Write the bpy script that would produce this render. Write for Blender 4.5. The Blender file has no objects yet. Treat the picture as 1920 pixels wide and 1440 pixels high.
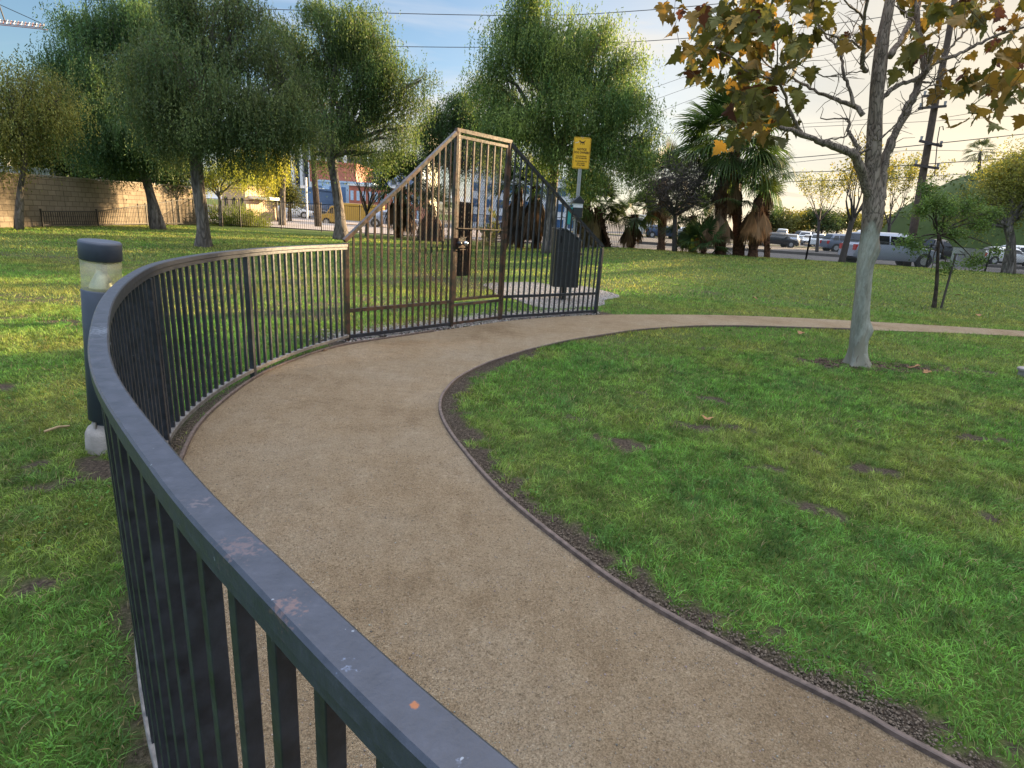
import bpy, math, random
import numpy as np
from mathutils import Vector, Matrix
random.seed(7); rng=np.random.default_rng(7)
S=bpy.context.scene; C=S.collection
R=math.radians
# ------------------------------------------------------------ survey helpers
F=1069.; H=1.5
_dn=np.array([-245,-3680,-1069.]); _up=-_dn/np.linalg.norm(_dn)
_fw=np.array([0,0,-1.]); _fy=_fw-_up*(_fw@_up); _fy/=np.linalg.norm(_fy); _rx=np.cross(_fy,_up)
def ray(px,py):
    d=np.array([px-960,-(py-720),-F]); return np.array([d@_rx,d@_fy,d@_up])
def gpt(px,py,z=0.):
    r=ray(px,py); t=(z-H)/r[2]; return np.array([r[0]*t,r[1]*t,z])
def at(px,py,Y):
    r=ray(px,py); t=Y/r[1]; return np.array([r[0]*t,Y,H+r[2]*t])
def sm(t):
    t=np.clip(t,0,1); return t*t*(3-2*t)
def terr(X,Y):
    X=np.asarray(X,float); Y=np.asarray(Y,float)
    side=sm((X+1)/6.)
    z=side*(0.5*sm((Y-13.5)/12.5)-0.2*sm((Y-27.3)/3.)+0.05*sm((Y-34)/8.))
    z=z+1.35*sm((Y-74)/60.)*sm((X-4)/12.)
    return z
def tz(x,y): return float(terr(x,y))
# value noise in 2D
_P=rng.random((256,256))
def vn(x,y,s=1.,o=0):
    x=np.asarray(x)*s+o*17.3+1000; y=np.asarray(y)*s+o*7.7+1000
    xi=np.floor(x).astype(int); yi=np.floor(y).astype(int); fx=x-xi; fy=y-yi
    fx=fx*fx*(3-2*fx); fy=fy*fy*(3-2*fy)
    g=lambda a,b:_P[a&255,b&255]
    return (g(xi,yi)*(1-fx)+g(xi+1,yi)*fx)*(1-fy)+(g(xi,yi+1)*(1-fx)+g(xi+1,yi+1)*fx)*fy
def fbm(x,y,s,o=0): return (vn(x,y,s,o)+.5*vn(x,y,s*2.1,o+1)+.25*vn(x,y,s*4.3,o+2))/1.75
# ------------------------------------------------------------ object helpers
def link(o): C.objects.link(o); return o
def setp(o,label=None,cat=None,group=None,kind=None):
    if label: o['label']=label
    if cat: o['category']=cat
    if group: o['group']=group
    if kind: o['kind']=kind
    return o
def thing(name,loc,label,cat,group=None,rz=0):
    o=bpy.data.objects.new(name,None); o.empty_display_size=.2; link(o); o.location=[float(v) for v in loc]; o.rotation_euler=(0,0,rz)
    return setp(o,label,cat,group)
class MB:
    def __init__(s): s.v=[]; s.f=[]; s.m=[]
    def add(s,vs,fs,mi=0):
        b=len(s.v); s.v+= [tuple(float(c) for c in v) for v in vs]; s.f+=[tuple(b+i for i in f) for f in fs]; s.m+=[mi]*len(fs)
    def box(s,c,d,rz=0,mi=0,rot=None):
        x,y,z=[k/2 for k in d]; vs=[Vector((i*x,j*y,k*z)) for i in(-1,1) for j in(-1,1) for k in(-1,1)]
        M=rot if rot is not None else Matrix.Rotation(rz,3,'Z'); c=Vector(c)
        s.add([M@v+c for v in vs],[(0,1,3,2),(4,6,7,5),(0,4,5,1),(2,3,7,6),(0,2,6,4),(1,5,7,3)],mi)
    def bar(s,a,b,w,h=None,mi=0,up=(0,0,1)):
        a=Vector(a);b=Vector(b);h=h or w;d=b-a;L=d.length
        if L<1e-6:return
        d/=L;u=Vector(up); x=d.cross(u)
        if x.length<1e-4:x=d.cross(Vector((0,1,0)))
        x.normalize();u=x.cross(d)
        vs=[p+x*(i*w/2)+u*(j*h/2) for p in(a,b) for i,j in((-1,-1),(1,-1),(1,1),(-1,1))]
        s.add(vs,[(0,1,2,3),(7,6,5,4),(0,4,5,1),(1,5,6,2),(2,6,7,3),(3,7,4,0)],mi)
    def tube(s,pts,rad,n=8,mi=0,cap=True,wob=0.,sd=0):
        pts=[Vector(p) for p in pts]; k=len(pts); rad=[rad]*k if not hasattr(rad,'__len__') else rad
        T=[(pts[min(i+1,k-1)]-pts[max(i-1,0)]).normalized() for i in range(k)]
        u=T[0].orthogonal().normalized(); vs=[]
        rr=random.Random(sd); ph=[rr.random()*6.28 for _ in range(6)]
        for i in range(k):
            u=(u-T[i]*u.dot(T[i])).normalized(); w=T[i].cross(u)
            for j in range(n):
                a=2*math.pi*j/n; r=rad[i]
                if wob: r*=1+wob*(math.sin(3*a+ph[0]+i*.31)*.5+math.sin(5*a+ph[1]-i*.47)*.35+math.sin(2*a+ph[2]+i*.9)*.4)
                vs.append(pts[i]+u*(r*math.cos(a))+w*(r*math.sin(a)))
        fs=[(i*n+j,i*n+(j+1)%n,(i+1)*n+(j+1)%n,(i+1)*n+j) for i in range(k-1) for j in range(n)]
        if cap: fs+=[tuple(range(n-1,-1,-1)),tuple((k-1)*n+j for j in range(n))]
        s.add(vs,fs,mi)
    def lathe(s,prof,n=32,c=(0,0,0),mi=0,sx=1,sy=1):
        vs=[(c[0]+r*sx*math.cos(2*math.pi*j/n),c[1]+r*sy*math.sin(2*math.pi*j/n),c[2]+z) for r,z in prof for j in range(n)]
        k=len(prof); fs=[(i*n+j,i*n+(j+1)%n,(i+1)*n+(j+1)%n,(i+1)*n+j) for i in range(k-1) for j in range(n)]
        s.add(vs,fs,mi)
    def prism(s,poly,z0,z1,mi=0,xf=None):
        n=len(poly); vs=[(x,y,z0) for x,y in poly]+[(x,y,z1) for x,y in poly]
        if xf: vs=[xf(v) for v in vs]
        s.add(vs,[tuple(range(n-1,-1,-1)),tuple(range(n,2*n))]+[(i,(i+1)%n,n+(i+1)%n,n+i) for i in range(n)],mi)
    def build(s,name,mat,parent=None,smooth=False,bevel=0):
        me=bpy.data.meshes.new(name); me.from_pydata(s.v,[],s.f)
        for m in (mat if isinstance(mat,(list,tuple)) else [mat]): me.materials.append(m)
        me.polygons.foreach_set('material_index',s.m)
        if smooth: me.polygons.foreach_set('use_smooth',[True]*len(me.polygons))
        me.update(); o=link(bpy.data.objects.new(name,me))
        if bevel:
            b=o.modifiers.new('b','BEVEL'); b.width=bevel; b.segments=2; b.limit_method='ANGLE'; b.angle_limit=R(40)
        if parent: o.parent=parent; 
        return o
def np_mesh(name,V,Fc,mat,parent=None,tint=None,smooth=False,attrs=None):
    V=np.ascontiguousarray(V,dtype=np.float32); Fc=np.ascontiguousarray(Fc,dtype=np.int32); n,k=Fc.shape
    me=bpy.data.meshes.new(name); me.vertices.add(len(V)); me.vertices.foreach_set('co',V.ravel())
    me.loops.add(n*k); me.loops.foreach_set('vertex_index',Fc.ravel())
    me.polygons.add(n); me.polygons.foreach_set('loop_start',np.arange(0,n*k,k,dtype=np.int32))
    if smooth: me.polygons.foreach_set('use_smooth',np.ones(n,dtype=bool))
    me.materials.append(mat); me.update(calc_edges=True)
    if tint is not None:
        a=me.attributes.new('tint','FLOAT_COLOR','POINT'); c=np.ones((len(V),4),dtype=np.float32); c[:,:3]=tint; a.data.foreach_set('color',c.ravel())
    for kx,vx in (attrs or {}).items():
        a=me.attributes.new(kx,'FLOAT','POINT'); a.data.foreach_set('value',np.ascontiguousarray(vx,dtype=np.float32))
    o=link(bpy.data.objects.new(name,me))
    if parent: o.parent=parent
    return o
# ------------------------------------------------------------ materials
class NT:
    def __init__(s,name):
        s.m=bpy.data.materials.new(name); s.m.use_nodes=True; s.t=s.m.node_tree; s.N=s.t.nodes; s.L=s.t.links
        s.b=s.N['Principled BSDF']; s.out=s.N['Material Output']
    def n(s,ty,**kw):
        x=s.N.new(ty)
        for k,v in kw.items():
            if k.startswith('_'): x.inputs[k[1:].replace('_',' ')].default_value=v
            else: setattr(x,k,v)
        return x
    def l(s,a,b): s.L.new(a,b)
    def pos(s): return s.n('ShaderNodeNewGeometry').outputs['Position']
    def obj(s): return s.n('ShaderNodeTexCoord').outputs['Object']
    def noise(s,vec,scale,detail=3,rough=.55,dist=0):
        x=s.n('ShaderNodeTexNoise',_Scale=scale,_Detail=detail,_Roughness=rough,_Distortion=dist); s.l(vec,x.inputs['Vector']); return x.outputs['Fac']
    def ramp(s,fac,stops):
        x=s.n('ShaderNodeValToRGB'); e=x.color_ramp.elements
        while len(e)<len(stops): e.new(.5)
        for q,(p,c) in zip(e,stops): q.position=p; q.color=(*c,1) if len(c)==3 else c
        s.l(fac,x.inputs['Fac']); return x.outputs['Color']
    def mix(s,fac,a,b,mode='MIX'):
        x=s.n('ShaderNodeMix',data_type='RGBA',blend_type=mode)
        for i,v in((0,fac),(6,a),(7,b)):
            if hasattr(v,'links') or hasattr(v,'is_output'): s.l(v,x.inputs[i])
            elif i==0: x.inputs[0].default_value=v
            else: x.inputs[i].default_value=(*v,1)
        return x.outputs[2]
    def bump(s,h,strength=.5,dist=.01,prev=None):
        x=s.n('ShaderNodeBump',_Strength=strength,_Distance=dist); s.l(h,x.inputs['Height'])
        if prev: s.l(prev,x.inputs['Normal'])
        return x.outputs['Normal']
    def attr(s,n,ty='GEOMETRY'):
        return s.n('ShaderNodeAttribute',attribute_name=n,attribute_type=ty)
    def fin(s,col=None,nor=None,rough=None,**kw):
        for k,v in(('Base Color',col),('Normal',nor),('Roughness',rough)):
            if v is None: continue
            if hasattr(v,'is_output'): s.l(v,s.b.inputs[k])
            else: s.b.inputs[k].default_value=(*v,1) if k=='Base Color' else v
        for k,v in kw.items(): s.b.inputs[k.replace('_',' ')].default_value=v
        return s.m
def simple(name,c,rough=.6,var=.15,scale=6,metal=0,bump=0,bs=60,spec=.5):
    t=NT(name); o=t.obj(); f=t.noise(o,scale,4)
    c1=tuple(k*(1-var) for k in c); c2=tuple(min(1,k*(1+var)) for k in c)
    col=t.ramp(f,[(.3,c1),(.7,c2)]); nor=None
    if bump: nor=t.bump(t.noise(o,bs,4),bump,.01)
    return t.fin(col,nor,rough,Metallic=metal,Specular_IOR_Level=spec)
def leafmat(name,trans=.35,rough=.55):
    t=NT(name); a=t.attr('tint').outputs['Color']
    t.fin(a,None,rough,Specular_IOR_Level=.25)
    tr=t.n('ShaderNodeBsdfTranslucent'); 
    t.l(t.mix(.5,a,(1,.95,.35),'MULTIPLY'),tr.inputs['Color'])
    mx=t.n('ShaderNodeMixShader'); mx.inputs[0].default_value=trans
    t.l(t.b.outputs[0],mx.inputs[1]); t.l(tr.outputs[0],mx.inputs[2]); t.l(mx.outputs[0],t.out.inputs['Surface']); return t.m
M={}
def bark(name,c1,c2,scale=9,bstr=1.,zsq=.25):
    t=NT(name); mp=t.n('ShaderNodeMapping'); mp.inputs['Scale'].default_value=(1,1,zsq); t.l(t.obj(),mp.inputs['Vector'])
    v=t.n('ShaderNodeTexVoronoi',_Scale=scale*1.6,feature='DISTANCE_TO_EDGE'); nz=t.noise(mp.outputs[0],scale,5,.65,.6)
    mv=t.n('ShaderNodeMix',data_type='VECTOR'); mv.inputs[0].default_value=.25; t.l(mp.outputs[0],mv.inputs[4]); 
    nn=t.n('ShaderNodeTexNoise',_Scale=scale*.6); t.l(mp.outputs[0],nn.inputs['Vector']); t.l(nn.outputs['Color'],mv.inputs[5]); t.l(mv.outputs[1],v.inputs['Vector'])
    cr=t.ramp(v.outputs['Distance'],[(0,(0,0,0)),(.18,(1,1,1))])
    col=t.mix(.8,t.ramp(nz,[(.3,c1),(.7,c2)]),cr,'MULTIPLY')
    nor=t.bump(cr,bstr,.02,t.bump(nz,.7,.03)); return t.fin(t.mix(.45,t.ramp(nz,[(.3,c1),(.7,c2)]),col),nor,.85,Specular_IOR_Level=.2)
M['bark']=bark('bark_pepper',(.055,.045,.040),(.27,.235,.21),6)
M['barkdark']=bark('bark_dark',(.035,.026,.022),(.1,.075,.06),9)
M['barkpalm']=bark('bark_palm',(.05,.025,.015),(.17,.085,.05),5,1,1.6)
M['leaf']=leafmat('pepper_leaf',.5)
M['leaf2']=leafmat('broad_leaf',.45)
M['dead']=leafmat('dead_frond',.15,.8)
M['grass']=leafmat('grass_blade',.45,.6)
M['twig']=simple('twig',(.06,.048,.045),.85,.3,20)
def m_syc():
    t=NT('sycamore_bark'); o=t.obj(); sp=t.n('ShaderNodeSeparateXYZ'); t.l(o,sp.inputs[0])
    mp=t.n('ShaderNodeMapping'); mp.inputs['Scale'].default_value=(1,1,.3); t.l(o,mp.inputs['Vector'])
    n1=t.noise(mp.outputs[0],3.2,5,.6); a=t.n('ShaderNodeMath',operation='MULTIPLY_ADD'); t.l(n1,a.inputs[0]); a.inputs[1].default_value=1.7; 
    t.l(sp.outputs['Z'],a.inputs[2]); mask=t.ramp(a.outputs[0],[(0,(0,0,0)),(1,(1,1,1))])
    mr=t.n('ShaderNodeMapRange'); mr.inputs['From Min'].default_value=2.25; mr.inputs['From Max'].default_value=2.38; t.l(a.outputs[0],mr.inputs['Value'])
    pale=t.mix(.75,t.ramp(t.noise(mp.outputs[0],7,5,.6),[(.3,(.22,.225,.19)),(.5,(.33,.335,.29)),(.75,(.42,.41,.35))]),t.ramp(t.noise(mp.outputs[0],38,5,.7),[(.35,(.6,.58,.55)),(.6,(1,1,1))]),'MULTIPLY'); pale=t.mix(t.ramp(t.noise(mp.outputs[0],4.5,4,.6,.8),[(.50,(0,0,0)),(.56,(.8,.8,.8))]),pale,(.235,.215,.165)); pale=t.mix(t.ramp(t.noise(mp.outputs[0],10,4,.7,.5),[(.62,(0,0,0)),(.65,(1,1,1))]),pale,(.15,.125,.095))
    vo=t.n('ShaderNodeTexVoronoi',_Scale=22,feature='DISTANCE_TO_EDGE'); 
    mv=t.n('ShaderNodeMix',data_type='VECTOR'); mv.inputs[0].default_value=.3; t.l(mp.outputs[0],mv.inputs[4]); nn=t.n('ShaderNodeTexNoise',_Scale=8.,_Detail=3.); t.l(mp.outputs[0],nn.inputs['Vector']); t.l(nn.outputs['Color'],mv.inputs[5]); t.l(mv.outputs[1],vo.inputs['Vector'])
    cr=t.ramp(vo.outputs['Distance'],[(0,(.35,.35,.35)),(.12,(1,1,1))])
    br=t.mix(1,t.ramp(t.noise(mp.outputs[0],14,5,.7),[(.3,(.16,.12,.095)),(.6,(.29,.235,.19)),(.8,(.38,.32,.265))]),cr,'MULTIPLY')
    col=t.mix(mr.outputs[0],pale,br)
    hb=t.n('ShaderNodeMath',operation='MULTIPLY'); t.l(mr.outputs[0],hb.inputs[0]); t.l(cr,hb.inputs[1])
    nor=t.bump(hb.outputs[0],.7,.012,t.bump(t.noise(mp.outputs[0],16,5,.6),.5,.02))
    return t.fin(col,nor,.8,Specular_IOR_Level=.2)
M['syc']=m_syc()
def m_iron(name,base,rust=.62,amt=1.):
    t=NT(name); o=t.pos(); n1=t.noise(o,9,6,.7); n2=t.noise(o,140,2)
    mul=t.n('ShaderNodeMath',operation='MULTIPLY_ADD'); t.l(n2,mul.inputs[0]); mul.inputs[1].default_value=.25; t.l(n1,mul.inputs[2])
    mk=t.ramp(mul.outputs[0],[(rust+.10,(0,0,0)),(rust+.16,(1,1,1))])
    dirt=t.ramp(t.noise(o,22,5,.65),[(.35,tuple(c*.7 for c in base)),(.7,tuple(min(1,c*1.7+.006) for c in base))])
    col=t.mix(mk,dirt,(.17*amt,.085*amt,.06*amt))
    chips=t.ramp(t.noise(o,75,2),[(.75,(0,0,0)),(.78,(1,1,1))])
    col=t.mix(chips,col,(.16,.18,.22))
    rg=t.ramp(t.noise(o,30,4),[(.3,(.28,)*3),(.7,(.5,)*3)])
    return t.fin(col,t.bump(mul.outputs[0],.25,.003),rg,Specular_IOR_Level=.6)
M['iron']=m_iron('painted_iron',(.016,.019,.028),.74,.9)
M['iron_rust']=m_iron('weathered_iron',(.020,.016,.014),.5,.5)
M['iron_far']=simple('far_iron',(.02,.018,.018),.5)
M['rail_low']=simple('worn_bottom_rail',(.15,.14,.135),.6,.4,30,bump=.2)
M['concrete']=simple('concrete',(.30,.27,.25),.85,.2,12,bump=.5,bs=90)
M['edging']=simple('edging_board',(.12,.088,.075),.8,.4,25,bump=.4,bs=120)
M['soil']=None
# ------------------------------------------------------------ site plan
def catmull(P,n=12):
    P=[np.array(p,float) for p in P]; P=[2*P[0]-P[1]]+P+[2*P[-1]-P[-2]]; out=[]
    for i in range(1,len(P)-2):
        for k in range(n):
            t=k/n; a,b,c,d=P[i-1:i+3]
            out.append(.5*((2*b)+(-a+c)*t+(2*a-5*b+4*c-d)*t*t+(-a+3*b-3*c+d)*t**3))
    out.append(P[-2]); return np.array(out)
fence_ctl=[(-1.93,6.44),(-2.17,5.6),(-2.28,4.8),(-2.27,4.1),(-2.14,3.4),(-1.89,2.78),(-1.585,2.2),(-1.24,1.66),(-.90,1.2),(-.49,.76),(-.24,.525),(-.015,.328),(.257,.125),(.6,-.08),(1.0,-.25),(1.6,-.42)]
FC=catmull(fence_ctl,14)
Lft=catmull([(2.2,-.45),(1.05,-.20),(.3,.14),(-.2,.56),(-.84,1.22),(-1.2,1.72),(-1.6,2.38),(-1.92,3.08),(-2.13,3.70),(-2.24,4.5),(-2.23,5.1),(-2.1,5.75),(-1.87,6.3),(-1.35,7.0),(-.86,7.62),(-.2,8.45),(.5,9.1),(1.38,9.72),(2.2,10.1),(4,10.75),(6.3,11.13),(9.97,11.32),(14,11.1),(20,10.4),(34,8.4)],10)
Rgt=catmull([(34,7.6),(20,9.5),(14,10.2),(9.28,10.5),(5.54,9.9),(3.35,9.35),(1.9,8.5),(.58,7.155),(-.135,6.09),(-.47,5.34),(-.575,4.78),(-.566,4.34),(-.469,3.93),(-.285,3.467),(-.018,2.903),(.307,2.403),(.592,2.038),(.925,1.739),(1.198,1.527),(1.389,1.35),(2.2,.7),(3.2,.1),(4,-.3)],10)
path_poly=np.vstack([Lft,Rgt])
def inpoly(X,Y,P):
    X=np.asarray(X); Y=np.asarray(Y); r=np.zeros(X.shape,bool); n=len(P); j=n-1
    for i in range(n):
        xi,yi=P[i]; xj,yj=P[j]
        if yi!=yj:
            c=((yi>Y)!=(yj>Y))&(X<(xj-xi)*(Y-yi)/(yj-yi)+xi); r^=c
        j=i
    return r
def dline(X,Y,P):
    X=np.asarray(X,float); Y=np.asarray(Y,float); d=np.full(X.shape,1e9)
    for a,b in zip(P[:-1],P[1:]):
        ab=b-a; L=ab@ab
        if L<1e-9: continue
        t=np.clip(((X-a[0])*ab[0]+(Y-a[1])*ab[1])/L,0,1)
        d=np.minimum(d,np.hypot(X-a[0]-t*ab[0],Y-a[1]-t*ab[1]))
    return d
gL=np.array([-1.95,6.50]); gA=np.array([-.90,7.775]); gB=np.array([-.25,8.588]); gR=np.array([1.36,9.87])
gate_line=np.array([gL,gA,gB,gR])
near_edge=Rgt[(Rgt[:,1]<6.6)]
spots=[(1300,798,.16,.09),(1398,805,.12,.07),(1150,832,.2,.10),(1600,792,.2,.08),(1840,822,.25,.08),(1540,965,.14,.1),(1640,880,.2,.08),(1340,750,.2,.07),(1080,785,.1,.05),(1720,690,.9,.22),(1570,682,.7,.24),(0,722,.2,.1),(1890,985,.2,.1),(180,880,.3,.12),(1230,1020,.08,.05),(1515,850,.16,.06),(100,900,.12,.08),(1330,655,.3,.1),(60,1090,.1,.08),(1440,880,.1,.04),(1210,740,.1,.05)]
sp=[(*gpt(px,py)[:2],a*.9,b*1.1) for px,py,a,b in spots]
dry=[(60,560,1.6,.5),(60,600,1.4,.3),(60,480,3.,.6),(250,500,2.5,.5),(700,560,1.6,.8),(560,590,1.,.5),(800,520,2.0,1.2),(330,555,1.2,.6),(1330,550,.7,.3),(1500,560,.5,.2)]
dry=[(*gpt(px,py)[:2],a,b) for px,py,a,b in dry]
FCm=FC[(FC[:,1]>2.3)][::-1]
def bare(X,Y):
    """0 = grass, 1 = bare soil"""
    w=np.zeros(np.shape(X)); nz=fbm(X,Y,11.,3); nz2=fbm(X,Y,1.3,9)
    for x,y,a,b in sp:
        d=np.hypot((X-x)/a,(Y-y)/b); w=np.maximum(w,np.clip((.95-d+4.2*(nz-.5))*2.4,0,1)*(d<2.1))
    for x,y,a,b in dry:
        d=np.hypot((X-x)/a,(Y-y)/b); w=np.maximum(w,np.clip((1.15-d)*1.3,0,1)*np.clip((nz-.42)*7,0,.9))
    ne=dline(X,Y,near_edge); w=np.maximum(w,np.clip((.155+.42*(nz-.5)-ne)/.05+.5,0,1))
    df=dline(X,Y,FC); w=np.maximum(w,np.clip((.07+.1*(nz-.5)-df)/.05+.3,0,.9))
    inner=inpoly(X,Y,np.vstack([FC[:len(FC)],Lft[:int(len(Lft)*.5)]])) if False else None
    # strip between fence and path
    strip=(df<.34)&(dline(X,Y,Lft[:125])<.34)&(Y<6.4)&(Y>2.5)&(X>np.interp(Y,FCm[:,1],FCm[:,0])); w=np.where(strip,np.maximum(w,np.clip(.75+(nz-.5)*3-(Y-3.6)*.28,0,1)),w)
    dg=dline(X,Y,gate_line); w=np.maximum(w,np.clip((.42-dg)/.1+(nz-.5)*2,0,1))
    # worn, dry lawn inside the dog run and along the berm
    reg=np.exp(-((X+2.)/5.)**2-((Y-11)/4.5)**2); w=np.maximum(w,np.clip((nz2-.56)*6,0,.85)*reg)
    w=np.maximum(w,np.clip((vn(X,Y,2.6,5)-.86)*6,0,.7)*(Y>12))
    return w
# ------------------------------------------------------------ ground
def m_ground():
    t=NT('ground'); p=t.pos(); b=t.attr('bare').outputs['Fac']
    n=t.noise(p,1.2,6,.6); n2=t.noise(p,60,4,.7); n3=t.noise(p,7,4,.6)
    g=t.mix(n3,t.ramp(n,[(.3,(.055,.10,.022)),(.55,(.09,.15,.035)),(.75,(.17,.18,.05))]),(.05,.075,.018))
    g=t.mix(t.ramp(n2,[(.4,(0,0,0)),(.62,(1,1,1))]),g,(.09,.12,.03))
    s=t.ramp(n2,[(.3,(.018,.014,.011)),(.5,(.06,.046,.036)),(.74,(.17,.135,.10))])
    far=t.attr('far').outputs['Fac']
    col=t.mix(b,g,s); col=t.mix(far,col,t.ramp(n,[(.3,(.16,.145,.13)),(.7,(.22,.2,.18))]))
    return t.fin(col,t.bump(n2,.8,.02,t.bump(n3,.6,.04)),.95,Specular_IOR_Level=.1)
M['ground']=m_ground()
def grid_lines(segs):
    out=[]
    for a,b,s in segs: out+=list(np.arange(a,b-1e-6,s))
    out.append(segs[-1][1]); return np.array(out)
def sheet(name,xs,ys,dz,mat,label=None,mask=None,attrs=None,kind='structure'):
    X,Y=np.meshgrid(xs,ys); Z=terr(X,Y)+dz; n,m=X.shape
    V=np.stack([X,Y,Z],-1).reshape(-1,3); i=np.arange(n*m).reshape(n,m)
    Fq=np.stack([i[:-1,:-1],i[:-1,1:],i[1:,1:],i[1:,:-1]],-1).reshape(-1,4)
    at_={k:f(V[:,0],V[:,1]) for k,f in (attrs or {}).items()}
    o=np_mesh(name,V,Fq,mat,smooth=True,attrs=at_); return setp(o,label,None,None,kind)
xs=grid_lines([(-1500,-200,130),(-200,-30,8),(-30,-8,.4),(-8,8,.06),(8,30,.35),(30,200,5),(200,1500,130)])
ys=grid_lines([(-60,0,6),(0,13,.06),(13,40,.35),(40,160,4),(160,1600,120)])
far_f=lambda X,Y: np.clip(np.maximum(np.clip((Y-36-.0*X)/1.5,0,1)*(X<2),np.clip((Y-30.6)/.8,0,1)*(X>=2)*1.0)+(Y>150)*0,0,1)*(Y<150)
sheet('ground',xs,ys,0,M['ground'],attrs={'bare':bare,'far':far_f})
# path of crushed granite
def m_path():
    t=NT('decomposed_granite'); p=t.pos()
    v=t.n('ShaderNodeTexVoronoi',_Scale=230.); t.l(p,v.inputs['Vector']); v2=t.n('ShaderNodeTexVoronoi',_Scale=95.,_Randomness=1.); t.l(p,v2.inputs['Vector'])
    g=t.ramp(v.outputs['Color'],[(.1,(.18,.138,.090)),(.35,(.39,.305,.205)),(.65,(.49,.39,.267)),(.95,(.64,.54,.41))])
    g2=t.ramp(v2.outputs['Color'],[(.06,(.19,.143,.095)),(.25,(.40,.315,.215)),(.85,(.48,.38,.265)),(.97,(.64,.545,.42))])
    n=t.noise(p,1.1,5,.6); n4=t.noise(p,9,5,.6)
    col=t.mix(.5,g,g2); col=t.mix(.9,col,t.ramp(n,[(.3,(.70,.64,.57)),(.45,(.93,.89,.83)),(.6,(1,1,1)),(.75,(1.0,1.02,1.06))]),'MULTIPLY'); col=t.mix(.6,col,t.ramp(n4,[(.3,(.70,.66,.62)),(.7,(1,1,1))]),'MULTIPLY'); col=t.mix(.55,col,t.ramp(t.noise(p,170,5,.8),[(.35,(.45,.42,.40)),(.55,(1,1,1))]),'MULTIPLY')
    h=t.noise(p,120,4,.75); 
    nor=t.bump(v2.outputs['Distance'],.5,.006,t.bump(h,1.,.014,t.bump(t.noise(p,55,4,.7),1.,.03,t.bump(n4,.8,.04))))
    return t.fin(col,nor,.95,Specular_IOR_Level=.15)
M['path']=m_path()
pm=MB(); k=len(Lft); 
from mathutils.geometry import tessellate_polygon
pts=[Vector((x,y,0)) for x,y in path_poly]; tri=tessellate_polygon([pts])
pm.add([(x,y,tz(x,y)+.012) for x,y in path_poly],[tuple(t_) for t_ in tri])
po=pm.build('path',M['path']); setp(po,kind='structure')
# make sure normals are up
me=po.data
if sum(p.normal.z for p in me.polygons)<0: me.flip_normals()
# gravel patch round the waste station and below the gate
def m_gravel():
    t=NT('gravel'); p=t.pos(); v=t.n('ShaderNodeTexVoronoi',_Scale=38.); t.l(p,v.inputs['Vector'])
    col=t.ramp(v.outputs['Color'],[(.1,(.08,.075,.07)),(.5,(.23,.22,.21)),(.9,(.42,.41,.40))])
    return t.fin(col,t.bump(v.outputs['Distance'],1,.03),.9,Specular_IOR_Level=.2)
M['gravel']=m_gravel()
def in_gravel(X,Y):
    nz=fbm(X,Y,3.,6); return (np.hypot((X-1.15)/1.55,(Y-12.6)/2.1)+(nz-.5)*.35)<1
gx=.72;gy=12.45; gp=[]
for i in range(48):
    a=2*math.pi*i/48; r=1+.12*math.sin(3*a)+.06*math.sin(7*a+1); gp.append((gx+1.4*r*math.cos(a),gy+2.0*r*math.sin(a)))
gm=MB(); gm.add([(x,y,tz(x,y)+.008) for x,y in gp]+[(gx,gy,tz(gx,gy)+.01)],[(i,(i+1)%48,48) for i in range(48)])
go=gm.build('gravel_bed',M['gravel']); setp(go,kind='structure')
GP=np.array(gp)
# loose stones
def stones(name,n,gen,smin,smax,mat,zoff=.0):
    P=gen(n); n=len(P); s=rng.uniform(smin,smax,n)**1.0; base=np.array([(1,0,0),(-1,0,0),(0,1,0),(0,-1,0),(0,0,1),(0,0,-1)],float)
    V=base[None]*s[:,None,None]*rng.uniform(.6,1.2,(n,6,1)); V[:,:,2]*=.7
    a=rng.uniform(0,6.28,n); c,si=np.cos(a)[:,None],np.sin(a)[:,None]; x=V[:,:,0]*c-V[:,:,1]*si; y=V[:,:,0]*si+V[:,:,1]*c
    V=np.stack([x+P[:,0:1],y+P[:,1:2],V[:,:,2]+P[:,2:3]+zoff],-1)
    fb=np.array([(0,2,4),(2,1,4),(1,3,4),(3,0,4),(2,0,5),(1,2,5),(3,1,5),(0,3,5)])
    Fq=(fb[None]+6*np.arange(n)[:,None,None]).reshape(-1,3); g=rng.uniform(.35,1.25,n); base_c=np.array([.33,.30,.27])
    T=np.repeat((base_c[None]*g[:,None]*rng.uniform(.9,1.1,(n,3))),6,0)
    o=np_mesh(name,V.reshape(-1,3),Fq,mat,tint=T); return o
def tintmat(name,rough=.85):
    t=NT(name); return t.fin(t.attr('tint').outputs['Color'],None,rough,Specular_IOR_Level=.2)
M['stone']=tintmat('stone')
def g1(n):
    a=rng.uniform(0,6.28,n); r=np.sqrt(rng.random(n)); X=gx+1.65*r*np.cos(a); Y=gy+2.2*r*np.sin(a); k=inpoly(X,Y,GP*1.0); X,Y=X[k],Y[k]
    t=rng.random(n)*3; i=np.minimum(t.astype(int),2); q=gate_line[i]+(gate_line[i+1]-gate_line[i])*(t-i)[:,None]; q=q+rng.normal(0,.17,q.shape)+np.array([-.16,.16])
    X=np.r_[X,q[:,0]];Y=np.r_[Y,q[:,1]]; k=~inpoly(X,Y,path_poly); X,Y=X[k],Y[k]
    return np.stack([X,Y,terr(X,Y)+.008],1)
o=stones('gravel',9000,g1,.008,.024,M['stone']); setp(o,'grey gravel lying round the waste station and under the gate','gravel',None,'stuff')
def g2(n):
    Y=1.0+6*rng.random(n)**1.6; X=rng.uniform(-2.5,2.5,n); k=inpoly(X,Y,path_poly); X,Y=X[k],Y[k]; return np.stack([X,Y,np.zeros(len(X))+.013],1)
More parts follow.
